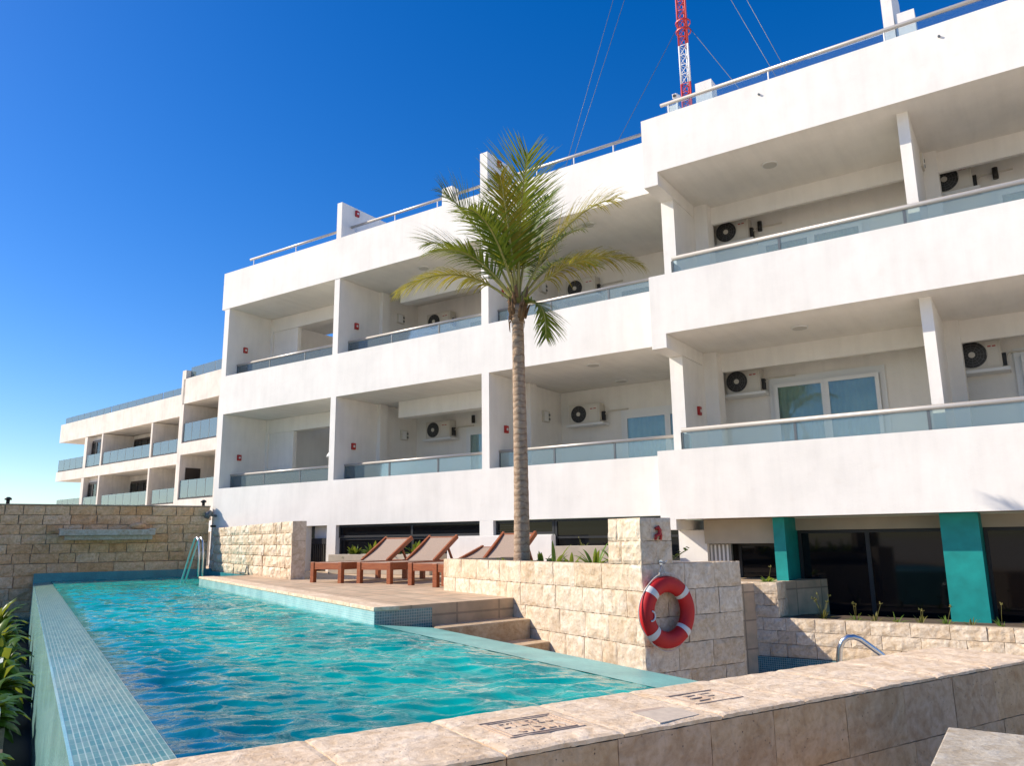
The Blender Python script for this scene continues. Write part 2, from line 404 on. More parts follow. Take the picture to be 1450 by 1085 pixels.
cam = bpy.data.cameras.new('camera'); co = bpy.data.objects.new('camera', cam); COL.objects.link(co); S.camera = co
cam.sensor_width = 36; cam.sensor_fit = 'HORIZONTAL'; cam.lens = 1093.64 / 1450 * 36; cam.clip_start = .05; cam.clip_end = 3000
yaw, pit, rol = math.radians(33.6887), math.radians(11.4743), math.radians(-.7378)
f = Vector((-math.sin(yaw) * math.cos(pit), math.cos(yaw) * math.cos(pit), math.sin(pit)))
r0 = Vector((math.cos(yaw), math.sin(yaw), 0)); u0 = r0.cross(f)
r = r0 * math.cos(rol) + u0 * math.sin(rol); u = -r0 * math.sin(rol) + u0 * math.cos(rol)
co.matrix_world = Matrix(((r.x, u.x, -f.x, 0), (r.y, u.y, -f.y, 0), (r.z, u.z, -f.z, 0), (0, 0, 0, 1)))
S.view_settings.view_transform = 'Standard'; S.view_settings.look = 'None'; S.view_settings.gamma = 1; S.view_settings.exposure = 0.80
S.cycles.max_bounces = 10; S.cycles.transparent_max_bounces = 12

# ------------------------------------------------------------------ setting
GZ = -2.05
gm = MB(); gm.add([(-900, -600, GZ), (900, -600, GZ), (900, 1500, GZ), (-900, 1500, GZ)], [(0, 1, 2, 3)])
struct('ground', gm, GROUND)

Dk = -.68; W = -.85
# deck, in pool coordinates (u along the pool towards the camera side, v across)
dm = MB()
dm.prism([(-17.55, 3.17), (-7.86, 3.17), (-8.12, 5.02), (-8.2, 11.5), (-13.0, 17.5), (-26.0, 17.5), (-26, 4.51), (-14.74, 4.51), (-14.74, 4.246), (-17.55, 4.246)][::1], GZ + .01, Dk)
struct('pool_deck', dm, PAVER, 'pool')
cm = MB()                                           # pale coping stones along the pool and above the steps
R = random.Random(3)
x = -17.58
while x < -8.3:
    w_ = min(.6, -7.85 - x); w_ = w_ if (-7.85 - x - w_) > .3 else -7.85 - x
    cm.box(x + .003, x + w_ - .003, 3.145, 3.44, Dk - .035, Dk + .006 + R.uniform(0, .002)); x += w_
coping = struct('pool_coping', cm, COPING, 'pool', bevel=.006)
st = MB()
st.prism([(-7.852, 3.86), (-7.52, 3.655), (-7.75, 5.02), (-8.118, 5.02)], GZ + .02, -.895)
st.prism([(-7.518, 3.655), (-7.10, 3.655), (-7.36, 5.02), (-7.748, 5.02)], GZ + .02, -1.105)
st.prism([(-7.098, 3.655), (-6.72, 3.655), (-6.98, 5.02), (-7.358, 5.02)], GZ + .02, -1.315)
st.prism([(-6.718, 3.655), (-6.35, 3.655), (-6.60, 5.02), (-6.978, 5.02)], GZ + .02, -1.525)
struct('steps', st, STEP, 'pool', bevel=.012)

# the water: a rippled sheet
def water_height(x, y):
    p = Vector((x, y, 0))
    q = .527 * x + .85 * y; t = .85 * x - .527 * y          # the breeze drives the crests across the pool
    w_ = .35 * noise.noise(Vector((x * .9, y * .9, 11)))
    a = noise.noise(Vector((q * 1.35, t * 2.7 + w_, 1.3)))
    b = noise.noise(Vector((q * 3.0, t * 6.2 + w_ * 2, 7.1)))
    c = noise.noise(Vector((q * 8.0, t * 13.0, 3.7)))
    a = 1 - 2 * abs(a); b = 1 - 2 * abs(b)
    return a * .020 + b * .021 + c * .010
wm = MB()
def water_patch(u0, u1, v0, v1, du, dv):
    nu = max(1, round((u1 - u0) / du)); nv = max(1, round((v1 - v0) / dv)); vs = []
    for j in range(nv + 1):
        for i in range(nu + 1):
            x = u0 + (u1 - u0) * i / nu; y = v0 + (v1 - v0) * j / nv
            ed = min(1, (y - v0) / .2, (v1 - y) / .2) if (u1 > -17) else 1
            vs.append((x, y, W + (water_height(x, y) - .013) * max(.12, ed)))
    Wd = nu + 1
    wm.add(vs, [(j * Wd + i, j * Wd + i + 1, (j + 1) * Wd + i + 1, (j + 1) * Wd + i) for j in range(nv) for i in range(nu)], True)
water_patch(-9.5, -3.375, .60, 3.165, .024, .024)
water_patch(-17.56, -9.5, .60, 3.165, .04, .035)
water_patch(-22.0, -17.56, .60, 4.24, .06, .05)
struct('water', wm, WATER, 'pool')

# ------------------------------------------------------------------ swimming pool shell
P = Thing('swimming_pool', 'long turquoise infinity pool with mosaic edges running to the far stone wall', 'pool', (-12, 1.9, GZ), 'pool')
b = MB(); b.box(-22, -3.38, .25, 3.16, GZ + .005, -1.9); P.part('pool_floor', b, TILE_BLUE)
b = MB(); b.add([(-22, .25, GZ), (-3.37, .25, GZ), (-3.37, .60, GZ), (-22, .60, GZ), (-22, .25, W - .022), (-3.37, .25, W - .022), (-3.37, .60, W + .004), (-22, .60, W + .004)],
          [(4, 5, 6, 7), (1, 2, 6, 5), (2, 3, 7, 6), (3, 0, 4, 7)]); P.part('overflow_edge', b, TILE_WEIR)
b = MB(); b.box(-22, -3.37, .235, .25, GZ + .003, W - .020); P.part('outer_face', b, TILE_FACE)
b = MB(); b.add([(-7.84, 3.165, W + .003), (-3.375, 3.165, W + .003), (-3.375, 3.65, W - .03), (-7.50, 3.65, W - .03), (-7.84, 3.165, GZ), (-3.375, 3.165, GZ), (-3.375, 3.65, GZ), (-7.50, 3.65, GZ)],
          [(0, 1, 2, 3), (2, 6, 7, 3), (1, 5, 6, 2), (0, 3, 7, 4)]); P.part('infinity_lip', b, m_tile('wet_lip_mosaic', [(.14, .50, .46), (.20, .58, .52)], (.34, .62, .56), (.025, .025), .38, .08, .1))
b = MB(); b.box(-17.56, -7.862, 3.155, 3.169, -1.6, Dk - .037); P.part('waterline_tiles', b, TILE_LIGHT)
b = MB(); b.add([(-7.848, 3.16, -1.2), (-7.942, 3.86, -1.2), (-7.942, 3.86, Dk - .037), (-7.848, 3.16, Dk - .037), (-7.87, 3.16, -1.2), (-7.964, 3.86, -1.2), (-7.964, 3.86, Dk - .037), (-7.87, 3.16, Dk - .037)],
          [(0, 1, 2, 3), (5, 4, 7, 6), (3, 2, 6, 7), (1, 5, 6, 2), (4, 0, 3, 7)]); P.part('corner_tiles', b, TILE_DARK)
b = MB(); b.box(-21.99, -21.9, .235, 4.24, -1.8, -.645); b.box(-21.9, -17.6, 4.15, 4.236, -1.8, -.70); P.part('far_tile_band', b, TILE_BLUE)
b = MB(); b.box(-17.575, -17.555, 3.17, 4.15, -1.8, Dk - .02); P.part('deck_end_tiles', b, TILE_LIGHT)

# far stone wall
FW = Thing('stone_wall', 'long shaded honey stone wall closing the far end of the pool', 'wall', (-22.2, 1.0, GZ), 'pool')
b = MB(); b.box(-22.4, -22.045, -7.0, 4.11, GZ, .955); b.box(-22.45, -21.99, -7.02, 4.12, .955, .985); FW.part('wall_core', b, MORTAR)
b = MB(); b.blocks((-22, -7, 0), (0, 1, 0), (1, 0, 0), 11.11, -.42, .955, .229, .34, .62, 11, 4, 3, .03, .016)
FW.part('block_facing', b, STONE_D)
b = MB(); b.blocks((-21.955, -7, 0), (0, 1, 0), (1, 0, 0), 10.9, -1.79, -.43, .27, .4, .8, 12, 4, 3, .03, .016)
b.box(-22.04, -22.0, -7, 3.9, GZ, -.432); FW.part('base_facing', b, STONE_D)
ST = MB(); ST.box(-21.98, -21.42, .66, 2.74, .225, .365); ST.box(-21.98, -21.45, .64, .80, .366, .395); ST.box(-21.98, -21.45, 2.60, 2.76, .366, .395); ST.box(-21.98, -21.55, .78, 2.70, .12, .224)
solo('stone_shelf', ST, m_stone('grey_shelf_stone', [(.55, .5, .44), (.6, .55, .48)]), 'long pale stone shelf with raised ends jutting from the far shaded wall', 'shelf', (-21.7, 1.7, .12), 'pool', bevel=.01)
rk = MB(); rv = []; rf = []
for j in range(9):
    for i in range(14):
        th = PI * j / 8; ph = 2 * PI * i / 14
        rr = .19 * (1 + .12 * noise.noise(Vector((math.cos(ph) * 2, math.sin(ph) * 2, th * 2))))
        rv.append((-21.72 + rr * .75 * math.sin(th) * math.cos(ph), 2.36 + rr * math.sin(th) * math.sin(ph), .45 + rr * .46 * math.cos(th)))
for j in range(8):
    for i in range(14): rf.append((j * 14 + i, (j + 1) * 14 + i, (j + 1) * 14 + (i + 1) % 14, j * 14 + (i + 1) % 14))
rk.add(rv, rf, True); solo('boulder', rk, STONE_D, 'rounded stone lying on the right part of the stone shelf', 'stone', (-21.72, 2.36, .365), 'pool')
for v_, lab in ((-.45, 'small dark lamp on top of the far wall near the left picture edge'), (3.96, 'small dark lamp on top of the far wall at its right end')):
    t = Thing('wall_lamp', lab, 'lamp', (-22.15, v_, .985), 'pool', 'lamps on the far wall')
    b = MB(); b.tube([(-22.15, v_, .985), (-22.15, v_, 1.08)], .04, 10); t.part('stem', b, BLACKM)
    b = MB(); b.tube([(-22.15, v_, 1.08), (-22.15, v_, 1.12), (-22.15, v_, 1.15)], [.075, .075, .03], 12); t.part('cap', b, BLACKM)

# short side wall by the far end of the deck
SW = Thing('stone_wall', 'short sunlit cream stone wall standing on the deck before the white building', 'wall', (-17.5, 4.38, Dk), 'pool')
b = MB(); b.box(-22.35, -14.765, 4.285, 4.508, -1.8, .385); SW.part('wall_core', b, MORTAR)
b = MB(); b.blocks((-22.35, 4.246, 0), (1, 0, 0), (0, -1, 0), 7.6, -.70, .40, .22, .25, .55, 21, 5, 4, .035, .012)
b.blocks((-14.74, 4.246, 0), (0, 1, 0), (1, 0, 0), .27, -.70, .40, .36, .3, .4, 22, 2, 2, .008, .006); SW.part('block_facing', b, STONE)
bt = MB(); bt.tube([(-18.84, 4.2, Dk + .03), (-18.0, 4.18, Dk + .03), (-17.87, 4.18, -.49), (-17.66, 4.18, Dk + .01)], .012, 8)
solo('grab_rail', bt, GREYFRAME, 'low bent metal rod on the deck at the foot of the short stone wall', 'rail', (-18.3, 4.19, Dk), 'pool')

# pool ladder at the far end
LD = Thing('pool_ladder', 'chrome pool ladder rails at the far corner of the deck', 'ladder', (-17.7, 3.2, Dk), 'pool')
for dv in (-.10, -.02):
    b = MB(); pts = [(-17.62, 3.24 + dv, Dk), (-17.64, 3.235 + dv, -.2), (-17.68, 3.22 + dv, .04), (-17.75, 3.19 + dv, .13), (-17.84, 3.16 + dv, .10), (-17.95, 3.12 + dv, -.12), (-18.32, 2.98 + dv, -1.0), (-18.4, 2.95 + dv, -1.5)]
    b.tube(pts, .019, 12); LD.part('rail', b, STEEL)

# ------------------------------------------------------------------ planter with life ring
PW = Thing('stone_planter', 'cream stone block planter wall with a raised corner pillar carrying the life ring', 'planter', (-7.9, 5.6, GZ), 'pool')
b = MB(); b.box(-9.945, -5.82, 5.05, 5.15, GZ, -.252); b.box(-6.1, -5.82, 5.15, 6.348, GZ, -.252); b.box(-9.958, -9.8, 5.15, 6.2, GZ, -.262); b.box(-9.8, -6.1, 6.0, 6.2, GZ, -.62)
b.box(-6.265, -5.82, 5.05, 5.40, -.252, .185); PW.part('wall_core', b, MORTAR)
b = MB(); b.blocks((-9.97, 5.02, 0), (1, 0, 0), (0, -1, 0), 4.18, -1.75, -.25, .25, .24, .50, 31, 12, 8, .010, .006)
b.blocks((-5.79, 5.02, 0), (0, 1, 0), (1, 0, 0), 1.34, -1.75, -.25, .25, .28, .52, 32, 9, 6, .011, .006)
b.blocks((-9.97, 6.2, 0), (0, -1, 0), (-1, 0, 0), 1.18, -.75, -.25, .25, .3, .5, 33, 4, 3, .012, .006)
PW.part('block_facing', b, STONE)
b = MB(); b.blocks((-6.29, 5.02, 0), (1, 0, 0), (0, -1, 0), .50, -.25, .19, .22, .22, .30, 34, 9, 6, .02, .006)
b.blocks((-5.79, 5.02, 0), (0, 1, 0), (1, 0, 0), .405, -.25, .19, .22, .18, .24, 36, 9, 6, .012, .006)
b.box(-6.285, -5.795, 5.028, 5.42, .182, .192)
PW.part('corner_pillar', b, STONE)
b = MB(); b.add([(-9.8, 5.15, -.36), (-6.1, 5.15, -.36), (-6.1, 6.0, -.5), (-9.8, 6.0, -.5), ], [(0, 1, 2, 3)]); PW.part('soil', b, SOIL)

RC = Vector((-5.70, 5.235, -.69))
LR = Thing('life_ring', 'red life ring with four white bands hanging on the stone planter wall', 'life ring', tuple(RC), 'pool')
def torus(mb, c, R_, rx, rz, a0, a1, n, k=14, grow=0):
    vs = []; closed = abs((a1 - a0) - 2 * PI) < 1e-6
    for i in range(n if closed else n + 1):
        a = a0 + (a1 - a0) * i / n
        for j in range(k):
            q = 2 * PI * j / k
            rad = R_ + (rx + grow) * math.cos(q)
            vs.append(c + Vector(((rz + grow) * math.sin(q), rad * math.cos(a), rad * math.sin(a))))
    m = n if closed else n + 1; fs = []
    for i in range(n):
        for j in range(k): fs.append((i * k + j, ((i + 1) % m) * k + j, ((i + 1) % m) * k + (j + 1) % k, i * k + (j + 1) % k))
    mb.add(vs, fs, True); return mb
b = torus(MB(), RC, .256, .076, .062, 0, 2 * PI, 64, 20); LR.part('ring', b, REDRING)
for a in (43, 137, 223, 317):
    b = torus(MB(), RC, .256, .076, .062, math.radians(a - 6), math.radians(a + 6), 8, 20, .003); LR.part('white_band', b, RINGWHITE)
b = MB(); pts = []
for i in range(97):
    a = 2 * PI * i / 96; sag = .012 + .010 * math.cos(4 * (a - math.radians(90)))
    pts.append(RC + Vector((.0, (.335 + sag) * math.cos(a), (.335 + sag) * math.sin(a))))
b.tube(pts, .006, 6, False); LR.part('grab_rope', b, ROPE)
b = MB(); b.tube([RC + Vector((.02, -.10, .34)), RC + Vector((-.03, -.02, .43)), RC + Vector((.0, .0, .355)), RC + Vector((.02, .03, .345))], .007, 6); LR.part('hanging_cord', b, ROPE)
b = MB(); pts = [RC + Vector((.064, -.255 + .045 * math.cos(a), -.02 + .045 * math.sin(a))) for a in [math.radians(q) for q in range(-100, 81, 20)]]
b.tube(pts, .008, 6); LR.part('crescent_mark', b, RINGWHITE)
hk = MB(); hk.tube([(-5.79, 5.26, -.235), (-5.72, 5.26, -.24), (-5.70, 5.26, -.215)], .008, 8); hk.disc((-5.79, 5.26, -.235), (1, 0, 0), 0, .025, .006, 16)
solo('wall_hook', hk, STEEL, 'small steel hook above the life ring', 'hook', (-5.77, 5.26, -.235), 'pool')
em = MB(); em.tube([(-5.775, 5.20, .085), (-5.765, 5.23, .10), (-5.765, 5.25, .07), (-5.765, 5.235, .03), (-5.765, 5.20, .02), (-5.765, 5.185, -.02)], [.016, .02, .02, .018, .018, .012], 8); em.tube([(-5.765, 5.25, .07), (-5.765, 5.262, .02), (-5.765, 5.25, -.02)], .014, 8)
solo('whistle_cord', em, RED, 'small red cord loop hung on the corner pillar above the life ring', 'cord', (-5.77, 5.22, .03), 'pool')

# ------------------------------------------------------------------ foreground wall
FG = Thing('stone_wall', 'foreground pool wall with broad sunlit coping and shaded grey brown face', 'wall', (-3.05, 3.0, GZ), 'pool')
b = MB(); b.box(-3.36, -2.735, -3.0, 5.72, GZ, -.83); FG.part('wall_core', b, MORTAR)
b = MB(); b.blocks((-2.72, -3.0, 0), (0, 1, 0), (1, 0, 0), 8.74, -2.0, -.824, .29, .40, .56, 41, 8, 6, .004, .004); 
b.blocks((-2.735, 5.735, 0), (-1, 0, 0), (0, 1, 0), .62, -2.0, -.824, .29, .4, .6, 42, 4, 4, .006, .004); FG.part('face_tiles', b, STONE_F)
cp = MB(); R = random.Random(5); v_ = -3.0
while v_ < 5.72:
    wv = .58 if v_ < 5.1 else 5.75 - v_
    nu_, nv_ = 26, 20; vs = []
    oz = R.uniform(-.002, .002)
    for j in range(nv_ + 1):
        for i in range(nu_ + 1):
            uu = -3.385 + .668 * i / nu_; vv = v_ + .004 + (wv - .008) * j / nv_
            z = -.80 + oz + .0035 * noise.noise(Vector((uu * 9, vv * 9, 1))) + .002 * noise.noise(Vector((uu * 31, vv * 31, 2)))
            if i == nu_: uu += .010 * noise.noise(Vector((vv * 16, 0, 5))) + .008 * noise.noise(Vector((vv * 45, 3, 5))); z -= .006
            if i == 0: uu += .006 * noise.noise(Vector((vv * 14, 9, 5))); z -= .004
            if j in (0, nv_): z -= .005
            vs.append((uu, vv, z))
    Wd = nu_ + 1
    fs = [(j * Wd + i, j * Wd + i + 1, (j + 1) * Wd + i + 1, (j + 1) * Wd + i) for j in range(nv_) for i in range(nu_)]
    rim = [i for i in range(Wd)] + [j * Wd + nu_ for j in range(1, nv_ + 1)] + [nv_ * Wd + i for i in range(nu_ - 1, -1, -1)] + [j * Wd for j in range(nv_ - 1, 0, -1)]
    bb = len(vs)
    for i in rim: vs.append((vs[i][0] - (.004 if vs[i][0] > -2.8 else 0), vs[i][1], -.822))
    m_ = len(rim); fs += [(rim[(q + 1) % m_], rim[q], bb + q, bb + (q + 1) % m_) for q in range(m_)]
    cp.add(vs, fs); v_ += wv
FG.part('coping', cp, COPING)
def strokes(segs, w_=.007):
    b = MB()
    for (a, c) in segs: b.beam((a[0], a[1], -.7965), (c[0], c[1], -.7965), w_, .005)
    return b
def rect(u0, u1, v0, v1): return [((u0, v0), (u0, v1)), ((u0, v1), (u1, v1)), ((u1, v1), (u1, v0)), ((u1, v0), (u0, v0))]
sg = rect(-3.17, -2.89, 1.765, 2.145) + rect(-3.145, -2.915, 1.79, 2.12)
def letter(segs, u, v, h, w_): return [((u - h * a[1], v + w_ * a[0]), (u - h * c[1], v + w_ * c[0])) for a, c in segs]
GL = [[((0, 0), (1, 0)), ((0, 0), (0, 1)), ((0, 1), (1, 1))], [((0, 1), (1, 1)), ((.5, 1), (.5, 0))], [((0, 1), (0, 0)), ((0, 0), (1, 0)), ((1, 0), (1, 1))], [((0, 0), (0, 1)), ((0, 1), (1, 1)), ((1, 1), (1, .5)), ((1, .5), (0, .5)), ((.3, .5), (1, 0))],
      [((1, 0), (0, 0)), ((0, 0), (0, 1)), ((0, 1), (1, 1)), ((0, .5), (.7, .5))], [((0, .2), (.4, 0)), ((.4, 0), (1, 0)), ((1, 0), (1, 1))], [((0, 1), (.5, 0)), ((.5, 0), (1, 1))], [((0, 0), (0, 1)), ((0, 1), (1, .6)), ((1, .6), (1, .3)), ((1, .3), (0, 0))], [((0, 0), (.5, 1)), ((.5, 1), (1, 0))]]
for k, g in enumerate([0, 1, 2, 3, 4, 5]): sg += letter(GL[g], -3.045, 1.83 + .044 * k, .065, .03)
for k, g in enumerate([5, 6, 7, 2, 8]): sg += letter(GL[g], -2.945, 1.845 + .05 * k, .06, .034)
FG.part('engraved_sign', strokes(sg, .005), MARK)
sg = rect(-3.15, -2.93, 2.85, 3.17)
SL = [[((1, 1), (0, 1)), ((0, 1), (0, .5)), ((0, .5), (1, .5)), ((1, .5), (1, 0)), ((1, 0), (0, 0))], [((0, 0), (0, 1)), ((0, 1), (1, 1)), ((0, .5), (.8, .5))]]
for k, g in enumerate(SL): sg += letter(g, -2.985, 2.92 + .10 * k, .11, .075)
FG.part('engraved_sign', strokes(sg, .010), MARK)
b = MB(); b.prism([(-2.955, 2.47), (-2.955, 2.70), (-2.90, 2.72), (-2.765, 2.70), (-2.74, 2.44), (-2.83, 2.46)], -.80, -.7955); FG.part('plaster_patch', b, PLATE)
b = MB(); b.prism([(-2.99, 2.485), (-2.995, 2.57), (-2.985, 2.675), (-2.957, 2.68), (-2.962, 2.57), (-2.957, 2.48)], -.80, -.7965); FG.part('broken_joint', b, MARK)

sb = MB(); sb.box(-.445, 3.2, 2.2, 4.36, GZ, -.925); sb.box(-.47, 3.22, 2.18, 4.385, -.925, -.895)
solo('stone_bench', sb, m_stone('grey_cream_slab', [(.50, .45, .37), (.54, .49, .40)], vein=(.36, .33, .26), pits=False), 'plain stone slab corner at the lower right edge of the picture', 'slab', (1.4, 3.3, GZ), bevel=.008)

# ------------------------------------------------------------------ lower terrace wall on the right
LW = Thing('stone_wall', 'low cream stone retaining wall under the dark restaurant windows', 'wall', (-1.5, 11.9, GZ))
YW = 11.8
b = MB(); b.box(-6.0, 4.5, YW + .032, YW + .25, GZ, -1.17); b.box(-6.0, -3.29, YW + .032, YW + .49, -1.17, -.675); LW.part('wall_core', b, MORTAR)
b = MB(); b.blocks((-6.0, YW, 0), (1, 0, 0), (0, -1, 0), 10.5, -1.70, -1.16, .17, .24, .55, 51, 6, 4, .014, .006)
b.blocks((-6.0, YW, 0), (1, 0, 0), (0, -1, 0), 2.73, -1.16, -.66, .165, .2, .42, 52, 6, 4, .014, .006)
b.blocks((-3.27, YW, 0), (0, 1, 0), (1, 0, 0), .50, -1.16, -.66, .23, .25, .3, 53, 4, 4, .012, .006); LW.part('block_facing', b, STONE)
b = MB(); b.box(-6.0, 4.5, YW - .03, YW + .01, GZ, -1.702); LW.part('tile_band', b, TILE_DARK)
b = MB(); b.box(-3.2, 4.5, YW + .26, 12.9, -1.5, -1.19); LW.part('soil', b, SOIL)
HR = MB(); HR.tube([(-1.80, 8.42, GZ), (-1.785, 8.415, -1.2), (-1.77, 8.41, -1.09), (-1.735, 8.415, -1.02), (-1.69, 8.43, -.985), (-1.64, 8.455, -.98), (-1.59, 8.49, -1.0), (-1.44, 8.60, -1.14), (-1.2, 8.78, -1.40), (-1.1, 8.85, GZ)], .028, 14)
solo('handrail', HR, STEEL, 'curved chrome handrail rising behind the foreground wall', 'handrail', (-1.7, 8.42, GZ))

# ------------------------------------------------------------------ hotel
H = Thing('hotel_building', 'white three storey hotel with deep balconies and a projecting right block', 'building', (-9, 14.5, GZ))
PX = [(-18.40, -18.20), (-14.0, -13.82), (-9.44, -9.25)]
XL, XS = -18.40, -5.22                               # left end, step between the two blocks
PY = 13.0; RY = 12.25; XE = 4.6
LV = [dict(fl=.72, sill=1.445, ceil=3.47), dict(fl=3.74, sill=4.545, ceil=6.50)]
def bx(*a): return MB().box(*a)
# parapets
H.part('parapet', bx(XL, XS, PY, PY + .14, .385, 1.445), WHITE)
H.part('parapet', bx(XL, XS, PY, PY + .14, 3.47, 4.545), WHITE)
H.part('parapet', bx(-18.52, XS, PY - .012, PY + .16, 6.50, 7.58), WHITE)
for z0, z1 in ((.295, 1.44), (3.467, 4.54), (6.495, 7.58)):
    b = MB(); b.box(XS, XE, RY, RY + .14, z0, z1); b.box(XS, XS + .14, RY + .14, 13.0, z0, z1)
    b.box(XS, XS + .27, RY, 14.0, z0 - (.25 if z0 > 1 else .17), z0 - .001)       # the dropped end beam
    H.part('parapet', b, WHITE)
# slabs (each is the ceiling of one floor and the floor of the next)
for z0, z1 in ((.50, .72), (3.475, 3.74), (6.505, 6.75)):
    H.part('floor_slab', bx(-18.40, XS, PY + .14, 16.6, z0, z1), WHITE)
    H.part('floor_slab', bx(XS + .001, XE, RY + .14, 16.6, z0 - .004, z1 - .003), WHITE)
# partitions
for lv in LV:
    z0, z1 = lv['sill'], lv['ceil']
    for a, c in PX:
        H.part('partition', MB().box(a, c, PY, 16.1, z0, z1).box(a, c, PY + .141, 16.1, lv['fl'], z0), WHITE)
    H.part('partition', MB().box(XS + .005, -4.97, PY, 16.1, z0, z1 - (.255 if z1 > 1 else 0)).box(XS + .005, -4.97, 14.0, 16.1, z1 - .255, z1).box(XS + .005, -4.97, PY + .01, 16.1, lv['fl'], z0), WHITE)
    H.part('partition', MB().box(-1.075, -.915, 12.62, 16.1, lv['fl'], z1), WHITE)
    H.part('partition', MB().box(3.0, 3.17, 12.62, 16.1, lv['fl'], z1), WHITE)
    # pilaster strips and ceiling beams
    for xa in (-18.2, -13.82, -9.25):
        H.part('pilaster', bx(xa, xa + .11, 14.45, 14.72, lv['fl'], z1), WHITE)
    for xa, y0 in ((-4.97, 14.1), (-.95, 14.3)):
        H.part('pilaster', bx(xa, xa + .26, y0, y0 + .35, lv['fl'], z1), WHITE)
    H.part('ceiling_beam', bx(-18.09, -14.0, 14.46, 14.74, z1 - .40, z1), WHITE)
    H.part('ceiling_beam', bx(-13.1, -9.44, 14.46, 14.74, z1 - .42, z1), WHITE)
    H.part('ceiling_beam', bx(-4.71, -1.115, 14.35, 14.43, z1 - .36, z1), WHITE)
    H.part('ceiling_beam', bx(-.69, 3.0, 14.4, 14.48, z1 - .38, z1), WHITE)
    for xa, xb, ya in ((-18.2, -14.0, PY + .141), (-13.82, -9.44, PY + .141), (-9.25, XS, PY + .141), (-4.97, -1.076, RY + .145), (-.914, 3.0, RY + .145)):
        H.part('bounce_floor_tiles', bx(xa, xb, ya, 15.09 if xa > -5 else 15.99, lv['fl'], lv['fl'] + .012), FLOORT)  # unseen tile layer added to bounce sunlight onto walls and ceilings
    # back walls
    fl = lv['fl']
    H.part('back_wall', bx(-18.2, -17.06, 14.50, 14.62, fl, z1), WHITE)
    H.part('back_wall', bx(-13.82, -9.44, 16.0, 16.15, fl, z1), WHITE)
    H.part('back_wall', bx(-9.25, XS, 16.0, 16.15, fl, z1), WHITE)
    H.part('back_wall', bx(-4.97, -1.115, 15.1, 15.25, fl, z1), WHITE)
    H.part('back_wall', bx(-.95, 3.0, 15.1, 15.25, fl, z1), WHITE)
H.part('roof', bx(-18.38, XE, 13.2, 24.0, 6.76, 6.95), WHITE)
# roof fins above the parapet line
for a, c in ((-13.99, -13.82), (-9.45, -9.25)):
    b = MB(); b.add([(a, PY - .006, 7.585), (c, PY - .006, 7.585), (c, 15.0, 7.585), (a, 15.0, 7.585), (a, PY - .006, 8.55), (c, PY - .006, 8.55), (c, 15.0, 8.55), (a, 15.0, 8.55)],
                    [(0, 3, 2, 1), (4, 5, 6, 7), (0, 1, 5, 4), (1, 2, 6, 5), (2, 3, 7, 6), (3, 0, 4, 7)])
    b.box(a, c, PY + .16, 15.0, 6.95, 7.585); H.part('roof_fin', b, WHITE)
H.part('roof_fin', bx(-10.75, -10.45, 13.25, 13.5, 6.95, 8.16), WHITE)
H.part('roof_fin', bx(-4.35, -4.04, 12.85, 13.15, 6.95, 8.35), WHITE)
H.part('roof_fin', bx(-1.13, -.97, 12.95, 14.5, 6.95, 9.6), WHITE)
H.part('roof_fin', bx(-.92, -.665, 12.95, 13.25, 6.95, 8.42), WHITE)
H.part('roof_fin', bx(-4.86, -4.66, 12.7, 12.9, 6.95, 7.98), WHITE)

def railing(x0, x1, y, zb, zt, panels, rad=.032, glass=GLASS, cols=True):
    hr = MB(); hr.tube([(x0, y, zt), (x1, y, zt)], rad, 10)
    h = H.part('balcony_railing', hr, RAILM)
    n = panels; w_ = (x1 - x0) / n
    g = MB()
    for i in range(n): g.box(x0 + w_ * i + .012, x0 + w_ * (i + 1) - .012, y - .005, y + .005, zb - .02, zt - rad * .6)
    H.part('glass_panel', g, glass, h)
    for i in range(1, n):
        p = MB().box(x0 + w_ * i - .02, x0 + w_ * i + .02, y - .012, y + .012, zb - .05, zt - rad); H.part('post', p, GREYFRAME, h)
    p = MB().box(x0 + .004, x0 + .02, y - .012, y + .012, zb - .05, zt - rad); H.part('post', p, GREYFRAME, h)
    return h
for lv, dz in ((LV[0], .375), (LV[1], .365)):
    zt = lv['sill'] + dz
    railing(-18.19, -14.01, 13.36, lv['sill'] - .5, zt, 3)
    railing(-13.81, -9.45, 13.36, lv['sill'] - .5, zt, 3)
    railing(-9.24, XS + .0, 13.36, lv['sill'] - .5, zt, 3)
    railing(-4.87, 4.5, 12.52, lv['sill'] - .3, lv['sill'] + .35, 5, .04)
# returns of the projecting rails to the partition
for lv in LV:
    zt = lv['sill'] + .35
    g = MB().box(-4.90, -4.89, 12.54, 13.0, lv['sill'] - .1, zt - .03); H.part('side_glass', g, GLASS)
def roof_rail(x0, x1, y, zt, n):
    hr = MB(); hr.tube([(x0, y, zt), (x1, y, zt)], .035, 10); h = H.part('roof_railing', hr, RAILM)
    for i in range(n):
        xx = x0 + .15 + (x1 - x0 - .3) * i / max(1, n - 1); H.part('post', MB().tube([(xx, y, 7.0), (xx, y, zt)], .014, 6), ALU, h)
    if x0 > -5: g = MB().box(x0 + .1, x1 - .1, y - .005, y + .005, 7.2, zt - .05); H.part('glass_panel', g, m_glass('roof_glass_%d' % n, (.86, .93, .95), .03, .05), h)
roof_rail(-17.85, -14.0, 13.34, 7.97, 3)
roof_rail(-13.81, -9.46, 13.34, 7.97, 4)
roof_rail(-9.24, -5.24, 13.34, 7.97, 5)
roof_rail(-4.86, 4.5, 12.36, 7.83, 6)

